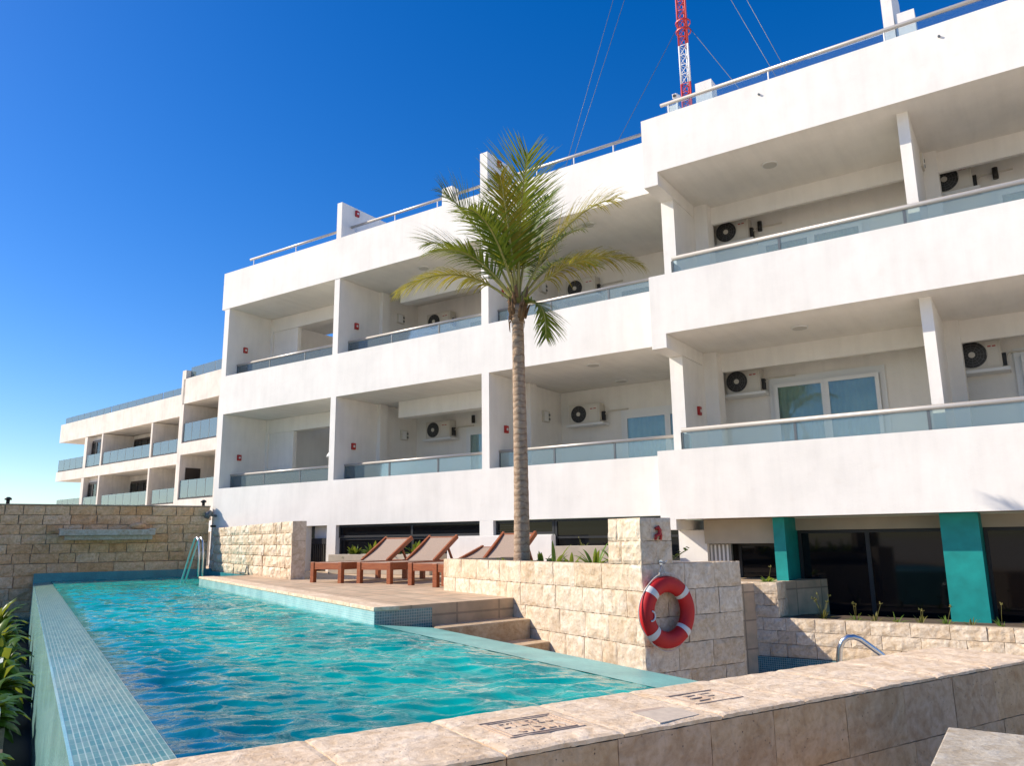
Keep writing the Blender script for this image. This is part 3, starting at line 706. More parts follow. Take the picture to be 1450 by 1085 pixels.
# sliding doors with curtains
def sliding_door(x0, x1, y, z0, z1, frame=ALU, curtain=True, n=2, ft=.07, pane=PANE):
    fm = MB(); w_ = (x1 - x0) / n
    fm.box(x0 - .10, x1 + .10, y - .03, y, z1 + .001, z1 + .14)
    fm.box(x0 - .10, x0, y - .03, y, z0, z1); fm.box(x1, x1 + .10, y - .03, y, z0, z1)
    for i in range(n):
        a, c = x0 + w_ * i, x0 + w_ * (i + 1); yy = y - .085 - .03 * (i % 2)
        fm.box(a, a + ft, yy, yy + .04, z0 + .001, z1 - .001); fm.box(c - ft, c - .001, yy, yy + .04, z0 + .001, z1 - .001)
        fm.box(a + ft, c - ft, yy, yy + .04, z1 - ft, z1 - .001); fm.box(a + ft, c - ft, yy, yy + .04, z0 + .001, z0 + ft)
    d = H.part('sliding_door', fm, frame)
    for i in range(n):
        a, c = x0 + w_ * i, x0 + w_ * (i + 1); yy = y - .085 - .03 * (i % 2)
        H.part('pane', MB().box(a + ft - .004, c - ft + .004, yy + .016, yy + .024, z0 + ft - .004, z1 - ft + .004), pane, d)
    if curtain:
        cu = MB(); k = 120; vs = []
        for i in range(k + 1):
            xx = x0 + .03 + (x1 - x0 - .06) * i / k; dy = .016 * math.sin(i * .75) + .003 * math.sin(i * .37)
            vs += [(xx, y - .022 + dy, z0 + .02), (xx, y - .022 + dy, z1 - .02)]
        cu.add(vs, [(2 * i, 2 * i + 2, 2 * i + 3, 2 * i + 1) for i in range(k)], True)
        H.part('curtain', cu, CURT, d)
    else:
        H.part('dark_room', MB().box(x0 + .02, x1 - .02, y - .03, y - .022, z0 + .02, z1 - .02), DARKIN, d)
for lv, q in ((LV[0], 0), (LV[1], 3.03)):
    fl = lv['fl']
    sliding_door(-7.55, -5.45, 16.0, fl, fl + 2.02)
    sliding_door(-12.0, -10.0, 16.0, fl, fl + 2.02)
    sliding_door(-3.93, -2.06, 15.1, fl, 2.88 if q == 0 else 5.78)
    sliding_door(.10, 2.2, 15.1, fl, 2.88 if q == 0 else 5.78)
# rear wing seen through the open left bay
RW = Thing('rear_wing', 'low back building with dark framed doors seen through the open left balcony', 'building', (-19, 19.5, GZ))
RW.part('wall', MB().box(-25, -14, 19.0, 19.2, GZ, 3.6), WHITE)
RW.part('roof_slab', MB().box(-25, -15, 17.9, 22, 3.36, 3.78), WHITE)
for xa in (-22.2, -20.9, -19.6, -18.3):
    fr = MB().box(xa, xa + .08, 18.93, 18.999, .8, 3.05).box(xa + 1.12, xa + 1.2, 18.93, 18.999, .8, 3.05).box(xa + .08, xa + 1.12, 18.93, 18.999, 2.95, 3.05)
    d = RW.part('door', fr, DARKFRAME); RW.part('pane', MB().box(xa + .08, xa + 1.12, 18.96, 18.97, .8, 2.95), PANE, d); RW.part('curtain', MB().box(xa + .1, xa + .8, 18.975, 18.985, .8, 2.94), CURT, d)
RW.part('terrace_slab', MB().box(-25, -14.0, 16.62, 18.99, .4, .78), WHITE)

# ground floor of the left block
gw = MB()
gw.box(-18.40, -14.72, PY + .001, PY + .2, GZ, .384); gw.box(-14.72, -13.98, PY + .30, PY + .45, .09, .384); gw.box(-13.98, -13.68, PY + .001, PY + .2, GZ, .384)
gw.box(-13.68, -9.51, PY + .001, PY + .2, GZ, -.40); gw.box(-9.51, -9.17, PY + .001, PY + .2, GZ, .384); gw.box(-9.17, XS, PY + .001, PY + .2, GZ, -.40)
gw.box(-9.17, -7.78, PY + .001, PY + .2, -.40, .09); gw.box(-10.35, -9.51, PY + .001, PY + .2, -.40, .085)
H.part('ground_floor_wall', gw, WHITE)
H.part('side_wall', MB().box(-18.40, -18.2, PY + .2, 24, GZ, .50).box(-18.39, -18.2, 16.1, 24, .74, 6.5), WHITE)
def dark_window(x0, x1, y, z0, z1, bars, tr=None):
    fm = MB(); t = .05
    fm.box(x0, x1, y, y + .05, z1 - t, z1 - .002); fm.box(x0, x1, y, y + .05, z0 + .002, z0 + t)
    fm.box(x0 + .001, x0 + t, y, y + .05, z0 + t, z1 - t); fm.box(x1 - t, x1 - .001, y, y + .05, z0 + t, z1 - t)
    for q in bars: fm.box(q - .03, q + .03, y, y + .05, z0 + t, z1 - t)
    if tr: fm.box(x0 + t, x1 - t, y - .004, y + .04, tr - .02, tr + .02)
    d = H.part('dark_window', fm, BLACKM); H.part('pane', MB().box(x0 + t - .005, x1 - t + .005, y + .02, y + .03, z0 + t - .005, z1 - t + .005), DARKGLASS, d); return d
dark_window(-13.675, -9.515, PY + .10, .09, .383, [-11.42])
dark_window(-13.675, -10.36, PY + .13, -.398, .086, [-12.3, -11.42])
lw = dark_window(-9.165, -7.79, PY + .10, .092, .383, [-8.55])
for k in range(5): H.part('louvre', MB().beam((-9.10, PY + .09, .135 + .045 * k), (-8.59, PY + .09, .135 + .045 * k), .05, .006), BLACKM, lw)
dark_window(-7.78, XS - .002, PY + .10, -.395, .383, [-6.4], .03)
# dark gate beside the short wall
gt = Thing('slatted_gate', 'dark slatted gate in the opening right of the short stone wall', 'gate', (-14.35, 13.2, Dk))
b = MB().box(-14.72, -13.98, 13.20, 13.25, -.05, .085).box(-14.72, -14.68, 13.20, 13.25, Dk, -.05).box(-14.02, -13.98, 13.20, 13.25, Dk, -.05).box(-14.68, -14.02, 13.20, 13.25, Dk, Dk + .05); gt.part('frame', b, BLACKM)
b = MB()
for k in range(9): b.box(-14.66 + .07 * k, -14.635 + .07 * k, 13.21, 13.24, Dk + .05, -.05)
gt.part('slats', b, m_plain('dark_bronze_slats', (.06, .055, .045), .5))
gt.part('backing', MB().box(-14.72, -13.98, 13.27, 13.29, Dk, .085), DARKIN)
# ground floor of the right block
b = MB(); b.box(XS, -4.72, PY + .002, PY + .25, GZ, .12); H.part('ground_floor_wall', b, WHITE)
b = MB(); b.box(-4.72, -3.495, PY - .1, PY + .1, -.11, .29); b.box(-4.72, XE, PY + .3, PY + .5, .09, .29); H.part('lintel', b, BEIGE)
b = MB(); b.box(-4.72, -4.35, PY + .12, PY + .2, -.42, -.115)
vt = H.part('vent', b, m_plain('grey_vent', (.30, .29, .27), .6))
for k in range(5): H.part('louvre', MB().box(-4.70 + .07 * k, -4.67 + .07 * k, PY + .10, PY + .125, -.40, -.13), ALU, vt)
H.part('turquoise_pillar', MB().box(-3.49, -3.31, 12.62, PY + .6, GZ, .29), TURQ)
H.part('turquoise_pillar', MB().box(-1.155, -.68, 12.62, PY + .6, GZ, .29), TURQ)
H.part('turquoise_pillar', MB().box(2.6, 3.1, 12.62, PY + .6, GZ, .29), TURQ)
for x0, x1, bars in ((-4.30, -3.50, []), (-3.30, -1.16, [-2.25]), (-.675, 2.59, [1.0])): dark_window(x0, x1, PY + .35, -1.9, .088 if x0 > -4 else -.112, bars)
H.part('interior', MB().box(-4.72, XE, PY + .55, PY + .6, GZ, .29), DARKIN)
H.part('base_wall', MB().box(-4.72, XE, PY + .3, PY + .5, GZ, -1.89), WHITE)
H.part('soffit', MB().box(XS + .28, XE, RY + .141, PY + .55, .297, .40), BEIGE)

for xx, zz in ((-3.05, 7.36), (-.35, 7.36)):
    yy = RY if xx > XS else PY - .012
    H.part('drain_spout', MB().tube([(xx, yy + .02, zz), (xx, yy - .03, zz - .008)], .018, 10), GREYFRAME)
# ---- fittings hung on the hotel
AC = None
def ac_unit(x, y, z, label, w_=.80, h_=.50):
    t = Thing('ac_unit', label, 'air conditioner', (x, y, z), 'world', 'air conditioners on the balconies')
    t.part('casing', MB().box(x, x + w_, y - .30, y - .03, z, z + h_), ACM, bevel=.012)
    cx, cz, yf = x + w_ * .32, z + h_ * .5, y - .301
    t.part('fan_recess', MB().disc((cx, yf, cz), (0, -1, 0), 0, h_ * .43, .004, 32), ACGREY)
    g = MB()
    for k in range(1, 6): g.disc((cx, yf - .008, cz), (0, -1, 0), h_ * .43 * k / 5 - .006, h_ * .43 * k / 5, .006, 32)
    for k in range(12):
        a = 2 * PI * k / 12; g.beam((cx, yf - .009, cz), (cx + math.cos(a) * h_ * .43, yf - .009, cz + math.sin(a) * h_ * .43), .006, .006)
    t.part('fan_grille', g, m_plain('grille_wire', (.10, .10, .10), .5))
    t.part('fan_hub', MB().disc((cx, yf - .014, cz), (0, -1, 0), 0, .05, .012, 18), ACM)
    t.part('service_panel', MB().box(x + w_ * .66, x + w_ * .93, y - .306, y - .3005, z + h_ * .10, z + h_ * .88), m_plain('ac_panel', (.68, .64, .56), .5))
    t.part('label_mark', MB().box(x + w_ * .70, x + w_ * .78, y - .309, y - .3065, z + h_ * .70, z + h_ * .74).box(x + w_ * .81, x + w_ * .89, y - .309, y - .3065, z + h_ * .70, z + h_ * .74), RED)
    t.part('valve', MB().box(x + w_, x + w_ + .06, y - .20, y - .10, z + .06, z + .26), BLACKM)
    t.part('shelf', MB().box(x - .06, x + w_ + .10, y - .36, y - .001, z - .055, z - .004), ALU)
    t.part('pipe', MB().tube([(x + w_ + .06, y - .14, z + .2), (x + w_ + .12, y - .05, z + .28), (x + w_ + .6, y - .03, z + .28)], .015, 8), ACM)
    return t
ac_unit(-13.25, 16.0, 2.64, 'ivory outdoor air conditioner on the lower balcony left of the palm trunk', .80, .46)
ac_unit(-8.86, 16.0, 2.62, 'ivory outdoor air conditioner on the lower balcony just right of the palm trunk', .80, .46)
ac_unit(-4.78, 15.1, 2.74, 'ivory air conditioner on the lower projecting balcony, left of the sliding door', .66, .48)
ac_unit(-.78, 15.1, 2.68, 'ivory air conditioner on the lower balcony at the right picture edge', .62, .52)
ac_unit(-13.25, 16.0, 5.62, 'outdoor air conditioner half hidden by the rail of the upper balcony left of the palm', .80, .46)
ac_unit(-8.86, 16.0, 5.70, 'outdoor air conditioner on the upper balcony behind the right palm fronds', .80, .46)
ac_unit(-4.78, 15.1, 5.86, 'ivory air conditioner on the upper projecting balcony, above the dark blue panes', .66, .48)
ac_unit(-.84, 15.1, 5.88, 'ivory air conditioner on the upper balcony at the right picture edge', .62, .52)

def fire_box(x, y, z, label):
    t = Thing('fire_alarm_box', label, 'fire alarm', (x, y, z), 'world', 'red fire alarm boxes on the partitions')
    t.part('box', MB().box(x, x + .05, y - .06, y + .06, z - .08, z + .08), RED, bevel=.006)
    t.part('button', MB().disc((x + .05, y, z), (1, 0, 0), 0, .03, .006, 16), RINGWHITE)
fire_box(-18.2, 13.58, 2.32, 'red fire alarm box in the lower leftmost balcony')
fire_box(-13.82, 13.61, 2.305, 'red fire alarm box in the second lower balcony from the left')
fire_box(-9.25, 13.60, 2.32, 'red fire alarm box beside the palm trunk, lower balcony')
fire_box(-4.97, 13.66, 2.29, 'red fire alarm box on the lower partition of the projecting block')
fire_box(-18.2, 13.585, 5.39, 'red fire alarm box in the upper leftmost balcony')
fire_box(-13.82, 13.60, 5.375, 'red fire alarm box in the second upper balcony from the left')
fire_box(-9.25, 13.56, 5.38, 'red fire alarm box behind the palm crown base, upper balcony')
fire_box(-13.82, 13.51, 8.40, 'red fire alarm box on the left roof fin')
fire_box(-9.25, 13.44, 8.42, 'red fire alarm box on the roof fin behind the palm top')
def elec_box(x, y, z, label):
    t = Thing('electrical_box', label, 'electrical box', (x, y, z), 'world', 'electrical boxes on the partitions')
    t.part('case', MB().box(x, x + .07, y - .20, y + .06, z - .13, z + .13), ACM, bevel=.006)
    t.part('cover', MB().box(x + .071, x + .078, y - .18, y - .02, z - .11, z + .11), ALU)
    t.part('switches', MB().box(x + .071, x + .085, y + .0, y + .05, z - .08, z - .03).box(x + .071, x + .085, y + .0, y + .05, z + .02, z + .07), GREYFRAME)
elec_box(-13.82, 15.52, 2.77, 'flat electrical box on the lower balcony side wall left of the palm')
elec_box(-9.25, 15.3, 2.80, 'electrical box with switches on the lower balcony side wall right of the palm')
elec_box(-13.82, 15.3, 5.95, 'flat electrical box on the upper balcony side wall left of the palm')
elec_box(-9.25, 15.3, 5.95, 'electrical box on the upper balcony side wall behind the palm crown')
elec_box(-.95, 14.2, 6.28, 'electrical box high on the upper right picture edge partition')
elec_box(-.95, 14.6, 2.9, 'electrical box on the lower right picture edge partition')
def ceil_light(x, y, z, label):
    t = Thing('ceiling_light', label, 'lamp', (x, y, z), 'world', 'round lamps under the balcony ceilings')
    t.part('rim', MB().disc((x, y, z - .022), (0, 0, 1), .12, .14, .02, 28), ALU)
    t.part('diffuser', MB().disc((x, y, z - .03), (0, 0, 1), 0, .118, .028, 28), m_plain('frosted_diffuser', (.55, .53, .48), .5))
ceil_light(-11.64, 13.66, 6.504, 'round ceiling lamp above the left palm fronds, upper balcony')
ceil_light(-7.11, 13.64, 6.504, 'round ceiling lamp near the right palm fronds, upper balcony front')
ceil_light(-7.35, 15.5, 6.504, 'round ceiling lamp deep in the upper balcony behind the palm')
ceil_light(-3.19, 13.15, 6.500, 'round ceiling lamp in the upper projecting balcony')
ceil_light(-2.95, 13.23, 3.470, 'round ceiling lamp in the lower projecting balcony')
ceil_light(-7.12, 13.67, 3.474, 'round ceiling lamp at the front of the lower balcony right of the palm trunk')
ceil_light(-7.38, 15.5, 3.474, 'round ceiling lamp deep in the lower balcony right of the palm trunk')
def sconce(x, y, z, label):
    t = Thing('wall_sconce', label, 'lamp', (x, y, z), 'world', 'dark sconces beside the sliding doors')
    t.part('backplate', MB().box(x - .06, x + .06, y - .015, y - .001, z - .12, z + .12), ALU)
    t.part('shade', MB().tube([(x, y - .06, z - .10), (x, y - .06, z + .10)], .045, 14), BLACKM)
sconce(-11.85, 16.0, 3.08, 'small dark sconce above the door of the lower balcony left of the palm')
sconce(-3.95, 15.1, 6.16, 'small dark sconce in the upper projecting balcony, right of its air conditioner')
sconce(.12, 15.1, 6.14, 'small dark sconce at the upper right corner, right of its air conditioner')
# globe of light fittings on the wall by the far corner
t = Thing('wall_light', 'round grey wall light on the white wall above the short stone wall', 'lamp', (-18.22, 12.99, .72))
t.part('arm', MB().tube([(-18.22, 13.0, .72), (-18.22, 12.82, .74)], .03, 10), GREYFRAME)
t.part('head', MB().tube([(-18.22, 12.70, .66), (-18.22, 12.75, .76), (-18.22, 12.82, .80), (-18.22, 12.88, .78)], [.06, .085, .07, .03], 14), GREYFRAME)
t.part('nozzle', MB().tube([(-18.22, 12.99, .45), (-18.22, 12.85, .45)], .03, 10), BLACKM)
# a floor lamp in the lower left bay and a small camera on the roof
t = Thing('floor_lamp', 'white shaded lamp standing in the lower leftmost balcony', 'lamp', (-14.55, 13.75, .72))
t.part('pole', MB().tube([(-14.55, 13.75, .72), (-14.55, 13.75, 2.2)], .02, 8), ALU)
t.part('lamp_shade', MB().tube([(-14.55, 13.75, 2.1), (-14.55, 13.75, 2.16), (-14.55, 13.75, 2.42)], [.24, .22, .05], 16), ALU)
t = Thing('armchair', 'small white armchair behind the glass of the lower leftmost balcony', 'chair', (-15.3, 13.8, .72))
t.part('seat', MB().box(-15.55, -15.05, 13.6, 14.1, 1.10, 1.2), ALU, bevel=.02); t.part('backrest', MB().box(-15.55, -15.05, 14.06, 14.12, 1.2, 1.62), ALU, bevel=.02)
for q in (-15.53, -15.11):
    for y in (13.62, 14.04): t.part('leg', MB().box(q, q + .04, y, y + .04, .72, 1.1), ALU)
t = Thing('security_camera', 'small white camera at the roof corner of the projecting block', 'camera', (-4.62, 12.6, 7.58))
t.part('bracket', MB().tube([(-4.62, 12.6, 6.9), (-4.62, 12.6, 8.02)], .02, 8), ALU); t.part('camera_body', MB().beam((-4.62, 12.68, 8.06), (-4.62, 12.46, 8.0), .09, .09), ALU, bevel=.01); t.part('lens', MB().disc((-4.62, 12.455, 8.0), (0, -1, 0), 0, .03, .01, 14), BLACKM)

# planter boxes and low white block in front of the windows
def rough_box(name, label, x0, x1, y0, y1, z0, z1, mat):
    t = Thing(name, label, 'planter', ((x0 + x1) / 2, (y0 + y1) / 2, z0), 'world')
    tk = .06
    b = MB().box(x0, x1, y0, y0 + tk, z0, z1).box(x0, x1, y1 - tk, y1, z0, z1).box(x0, x0 + tk, y0 + tk, y1 - tk, z0, z1).box(x1 - tk, x1, y0 + tk, y1 - tk, z0, z1); t.part('trough', b, mat, bevel=.008)
    t.part('soil', MB().box(x0 + tk, x1 - tk, y0 + tk, y1 - tk, z0, z1 - .05), SOIL); return t
CONC = m_plain('beige_concrete', (.46, .40, .32), .9, var=.10, scale=5)
rough_box('concrete_planter', 'beige planter box in front of the dark strip window behind the loungers', -13.1, -10.2, 12.25, 12.85, Dk, -.272, CONC)
rough_box('concrete_planter', 'beige planter box right of the palm under the dark window', -7.40, -5.4, 12.4, 12.85, Dk, -.125, CONC)
solo('low_wall', MB().box(-9.88, -7.44, 12.4, 12.55, Dk, .073), WHITE, 'low white wall behind the loungers left of the palm', 'wall', (-8.7, 12.45, Dk), bevel=.006)

# ------------------------------------------------------------------ sun loungers
def lounger(x, y, back_deg, label, back_len=.78):
    t = Thing('sun_lounger', label, 'sun lounger', (x, y, Dk), 'world', 'wooden sun loungers on the deck')
    w_, l_, hs = .74, 1.95, .34; z = Dk
    f_ = MB(); rl = .035
    f_.box(x + .001, x + rl, y + .065, y + l_, z + hs - .12, z + hs); f_.box(x + w_ - rl, x + w_ - .001, y + .065, y + l_, z + hs - .12, z + hs)
    f_.box(x + .08, x + w_ - .08, y + .012, y + .05, z + hs - .12, z + hs - .003); f_.box(x + rl, x + w_ - rl, y + l_ - .04, y + l_, z + hs - .12, z + hs - .003)
    t.part('frame', f_, WOOD, bevel=.004)
    for (a, c) in ((x - .006, y), (x + w_ - .076, y), (x - .006, y + l_ - .35), (x + w_ - .076, y + l_ - .35)):
        t.part('leg', MB().box(a, a + .082, c, c + .075, z, z + hs + .004), WOOD, bevel=.005)
    hy = y + 1.18; hz = z + hs - .012
    t.part('seat', MB().box(x + rl + .002, x + w_ - rl - .002, y + .055, hy, z + hs - .022, z + hs - .006), SLING)
    a = math.radians(back_deg); dy, dz = math.cos(a), math.sin(a)
    b = MB()
    for q in (x + .055, x + w_ - .055): b.beam((q, hy, hz), (q, hy + dy * back_len, hz + dz * back_len), .045, .075)
    b.beam((x + .08, hy + dy * (back_len - .03), hz + dz * (back_len - .03)), (x + w_ - .08, hy + dy * (back_len - .03), hz + dz * (back_len - .03)), .06, .035)
    br = t.part('backrest', b, WOOD, bevel=.004)
    b = MB(); n = 6; vs = []
    for i in range(n + 1):
        s_ = back_len * .97 * i / n; sag = -.02 * math.sin(PI * i / n)
        for xx in (x + .075, x + w_ - .075): vs.append((xx, hy + dy * s_ - dz * (sag + .015), hz + dz * s_ + dy * (sag + .015)))
    b.add(vs, [(2 * i, 2 * i + 1, 2 * i + 3, 2 * i + 2) for i in range(n)], True)
    t.part('back_sling', b, SLING, br)
    b = MB()
    for q in (x + .055, x + w_ - .055): b.beam((q, hy + dy * .45, hz + dz * .45), (q, hy + dy * .45 + .16, z + hs - .05), .035, .03)
    t.part('back_stay', b, WOOD, br)
lounger(-10.52, 9.44, 32, 'wooden sun lounger nearest the short stone wall with raised mesh back')
lounger(-9.52, 9.55, 33, 'second wooden sun lounger from the left, mesh back raised before the dark window')
lounger(-8.28, 9.42, 17, 'third wooden sun lounger with low back, partly behind the planter')
lounger(-7.56, 9.15, 36, 'wooden sun lounger directly behind the palm trunk')

# ------------------------------------------------------------------ coconut palm
PB = Vector((-5.434, 8.322, -.50))
PT = Thing('palm_tree', 'slender coconut palm with feathery green crown rising from the stone planter', 'palm', tuple(PB))
lat = Vector((.832, .555, 0)); dep = Vector((-.555, .832, 0)); up = Vector((0, 0, 1))
b = MB(); pts = []; rad = []
for i in range(70):
    t_ = i / 69; z = -.50 + 3.58 * t_
    pts.append(PB + lat * (.006 * math.sin(t_ * 5)) + up * (z + .50)); flare = .05 * max(0, 1 - t_ * 9) ** 2
    rad.append(.104 - .028 * t_ + flare + .0018 * math.sin(i * 2.2) + (.012 if t_ > .93 else 0))
b.tube(pts, rad, 22); PT.part('trunk', b, TRUNK)
hub = PB + up * (3.17 + .50)
RP = random.Random(17)
fib = MB()
for k in range(26):                                   # dry leaf bases and fibre under the crown
    a = RP.uniform(0, 2 * PI); z = RP.uniform(-.34, .02); d = Vector((math.cos(a), math.sin(a), 0))
    p0 = hub + d * .085 + up * z; fib.tube([p0, p0 + d * .035 + up * .10, p0 + d * RP.uniform(.03, .09) + up * RP.uniform(.14, .24)], [.028, .02, .006], 6)
for k in range(14):
    a = RP.uniform(0, 2 * PI); d = Vector((math.cos(a), math.sin(a), 0)); p0 = hub + d * .09 + up * RP.uniform(-.3, -.1)
    fib.tube([p0, p0 + d * .04 - up * .06, p0 + d * .03 - up * RP.uniform(.12, .25)], [.010, .007, .002], 5)
PT.part('leaf_bases', fib, m_plain('dry_leaf_base', (.20, .11, .05), .9, var=.3, scale=20))
def frond(tip, ctrl, leaflet, mat, n=46, droop=.35, bare=.16, seed=0, fold=.5):
    """a feather leaf: curved midrib with two rows of drooping leaflets"""
    Rn = random.Random(seed)
    p0 = hub + (ctrl - hub).normalized() * .04 - up * .10; p1 = ctrl; p2 = tip
    B = lambda t: p0 * (1 - t) ** 2 + p1 * (2 * t * (1 - t)) + p2 * t * t
    D = lambda t: ((p1 - p0) * (2 * (1 - t)) + (p2 - p1) * (2 * t)).normalized()
    rb = MB(); m_ = 18
    rb.tube([B(i / m_) for i in range(m_ + 1)], [.021 * (1 - .82 * (i / m_)) + (.012 if i == 0 else 0) for i in range(m_ + 1)], 7)
    fr = PT.part('frond', rb, RACHIS)
    lf = MB()
    for i in range(n):
        t = bare + (1 - bare) * (i + .5) / n
        p = B(t); d = D(t)
        side = d.cross(up)
        if side.length < .25: side = side + lat * .4
        side = (side - d * side.dot(d)).normalized(); nn = side.cross(d).normalized()
        sh = math.sin(PI * min(1, .10 + .86 * t)) ** .55
        for sgn in (-1, 1):
            ln = leaflet * sh * Rn.uniform(.82, 1.1)
            ang = math.radians(66 - 36 * t + Rn.uniform(-7, 7))
            dirn = (d * math.cos(ang) + side * sgn * math.sin(ang) + nn * (fold * (.5 + .3 * Rn.uniform(-1, 1)))).normalized()
            wid = .0125 * Rn.uniform(.8, 1.2) * (1.15 - .4 * t)
            seg = 5; q = p.copy(); dd = dirn.copy(); vs = []
            for s_ in range(seg + 1):
                k = s_ / seg; ww = wid * (1 - k) ** .7 * (1 if s_ else .6)
                wv = dd.cross(nn).normalized() if dd.cross(nn).length > .05 else side
                vs += [q - wv * ww, q + wv * ww]
                q = q + dd * (ln / seg); dd = (dd - up * droop * (1 / seg) * (1 + 1.2 * k)).normalized()
            lf.add(vs, [(2 * s_, 2 * s_ + 1, 2 * s_ + 3, 2 * s_ + 2) for s_ in range(seg)], False)
    PT.part('leaflets', lf, mat, fr)
def T(l, d, z): return PB + (lat * l + dep * d) * .967 + up * (z * .967 + .50)
FR = [  # tip (lateral, depth, height), control, leaflet length, material, droop, fold
    ((.16, -.55, 5.18), (.02, -.25, 4.55), .86, LEAF, .12, .3),
    ((.02, .65, 5.28), (.0, .15, 4.6), .80, LEAF, .18, .3),
    ((-1.02, -.2, 4.78), (-.50, -.1, 4.40), .74, LEAF, .45, .45),
    ((-1.30, .35, 4.25), (-.75, .2, 4.25), .72, LEAF, .5, .4),
    ((-1.66, -.15, 3.34), (-.85, -.10, 3.95), .56, LEAF_Y, .95, .25),
    ((1.42, .1, 4.80), (.62, .0, 4.60), .76, LEAF_Y, .9, .5),
    ((1.66, -.3, 3.66), (.85, -.15, 4.10), .62, LEAF_Y, 1.0, .3),
    ((.36, -.35, 2.62), (.40, -.25, 3.30), .48, LEAF, .35, .2),
    ((1.0, .6, 4.55), (.45, .3, 4.35), .62, LEAF, .55, .4),
    ((-.62, -1.05, 4.15), (-.30, -.5, 4.30), .58, LEAF, .6, .4),
    ((-.55, .9, 4.85), (-.2, .4, 4.55), .62, LEAF, .3, .4),
    ((-1.15, -.6, 3.75), (-.6, -.35, 4.05), .54, LEAF, .65, .35),
    ((.50, .55, 5.05), (.15, .2, 4.6), .64, LEAF, .25, .35),
    ((-.22, -.55, 4.85), (-.12, -.2, 4.35), .50, LEAF_Y, .25, .3),
    ((1.2, 1.0, 4.1), (.6, .5, 4.35), .54, LEAF, .6, .35),
]
for k, (tp, ct, ll, mt, dr, fo) in enumerate(FR):
    frond(T(*tp), T(*ct), ll, mt, 54, dr, .2 if k != 7 else .1, k, fo)
b = MB(); b.tube([hub, hub + up * .6 + lat * .02, hub + up * 1.2 + lat * .03 - dep * .05], [.03, .018, .003], 7); PT.part('spear_leaf', b, LEAF_Y)

# ------------------------------------------------------------------ smaller plants
def blade_plant(name, label, pos, frame, mat, n, length, width, group, cat='plant', droop=.8, tilt=(15, 70), seed=0, stalks=0):
    Rn = random.Random(seed); t = Thing(name, label, cat, pos, frame, group); lf = MB(); p0 = Vector(pos)
    for i in range(n):
        a = Rn.uniform(0, 2 * PI); el = math.radians(Rn.uniform(*tilt)); ln = length * Rn.uniform(.6, 1.15)
        h = Vector((math.cos(a), math.sin(a), 0)); dd = h * math.sin(el) + Vector((0, 0, 1)) * math.cos(el)
        q = p0 + h * .02; sd = Vector((-h.y, h.x, 0)); vs = []; sg = 6
        for s_ in range(sg + 1):
            k = s_ / sg; ww = width * math.sin(PI * min(.98, .12 + .86 * k)) ** .8
            nn = sd.cross(dd).normalized()
            vs += [q - sd * ww + nn * ww * .35, q, q + sd * ww + nn * ww * .35]
            q = q + dd * ln / sg; dd = (dd - Vector((0, 0, 1)) * droop / sg * (1 + k)).normalized()
        fs = []
        for s_ in range(sg): fs += [(3 * s_, 3 * s_ + 1, 3 * s_ + 4, 3 * s_ + 3), (3 * s_ + 1, 3 * s_ + 2, 3 * s_ + 5, 3 * s_ + 4)]
        lf.add(vs, fs, True)
    t.part('leaves', lf, mat)
    if stalks:
        b = MB()
        for i in range(stalks):
            a = Rn.uniform(0, 2 * PI); h = Vector((math.cos(a), math.sin(a), 0)); L_ = length * Rn.uniform(1.2, 2.0)
            e = p0 + h * L_ * .35 + Vector((0, 0, L_)); b.tube([p0, p0 + h * .05 + Vector((0, 0, L_ * .6)), e], [.004, .003, .002], 5)
            for q in range(4): b.tube([e, e + Vector((Rn.uniform(-.03, .03), Rn.uniform(-.03, .03), Rn.uniform(0, .04)))], [.003, .006], 5)
        t.part('stalks', b, DRY)
    return t
G1 = 'strap leaved plants in the stone planter'
names = ['green strap leaved plant close left of the corner pillar', 'strap leaved plant second from the corner pillar', 'bushy strap leaved plant midway between palm and pillar', 'small strap leaved plant right of the palm trunk',
         'strap leaved plant touching the right side of the palm trunk', 'low plant at the left foot of the palm trunk', 'spiky upright plant just right of the palm']
for k, (u_, n_, l_) in enumerate(((-6.55, 26, .30), (-6.85, 26, .28), (-7.22, 30, .36), (-7.75, 20, .22), (-8.30, 22, .24), (-9.35, 10, .14), (-8.02, 16, .36))):
    blade_plant('strap_leaf_plant', names[k], (u_, 5.56 + .05 * (k % 2), -.36), 'pool', LILY, n_, l_, .026, G1, 'plant', .9, (8, 75), 100 + k)
G2 = 'leafy plants in the planter box'
for k, (x, l_, lab) in enumerate(((-12.55, .26, 'sparse leafy plant at the left end of the beige planter box'), (-12.0, .36, 'bushy leafy plant in the middle of the beige planter box'), (-11.45, .42, 'tallest leafy plant in the beige planter box'), (-10.75, .40, 'leafy plant in the beige planter box between the lounger backs'))):
    blade_plant('leafy_plant', lab, (x, 12.5, -.33), 'world', SHRUB, 34, l_, .05, G2, 'plant', 1.0, (5, 80), 200 + k)
blade_plant('leafy_plant', 'single sprouting plant in the beige planter box right of the palm', (-6.9, 12.6, -.18), 'world', DRY, 8, .16, .014, G2, 'plant', .5, (5, 50), 209, 1)
G3 = 'weeds along the low retaining wall'
wl = ['twiggy flowering weed beside the first turquoise pillar', 'low weed right of the twiggy one on the low wall', 'tall single stalked weed before the dark window', 'grassy tuft near the middle of the low wall',
      'grassy tuft with a seed head under the dark window', 'small weed just left of the broad turquoise pillar', 'small weed at the left foot of the broad turquoise pillar', 'small weed at the right foot of the broad turquoise pillar', 'low weed at the right picture edge of the low wall']
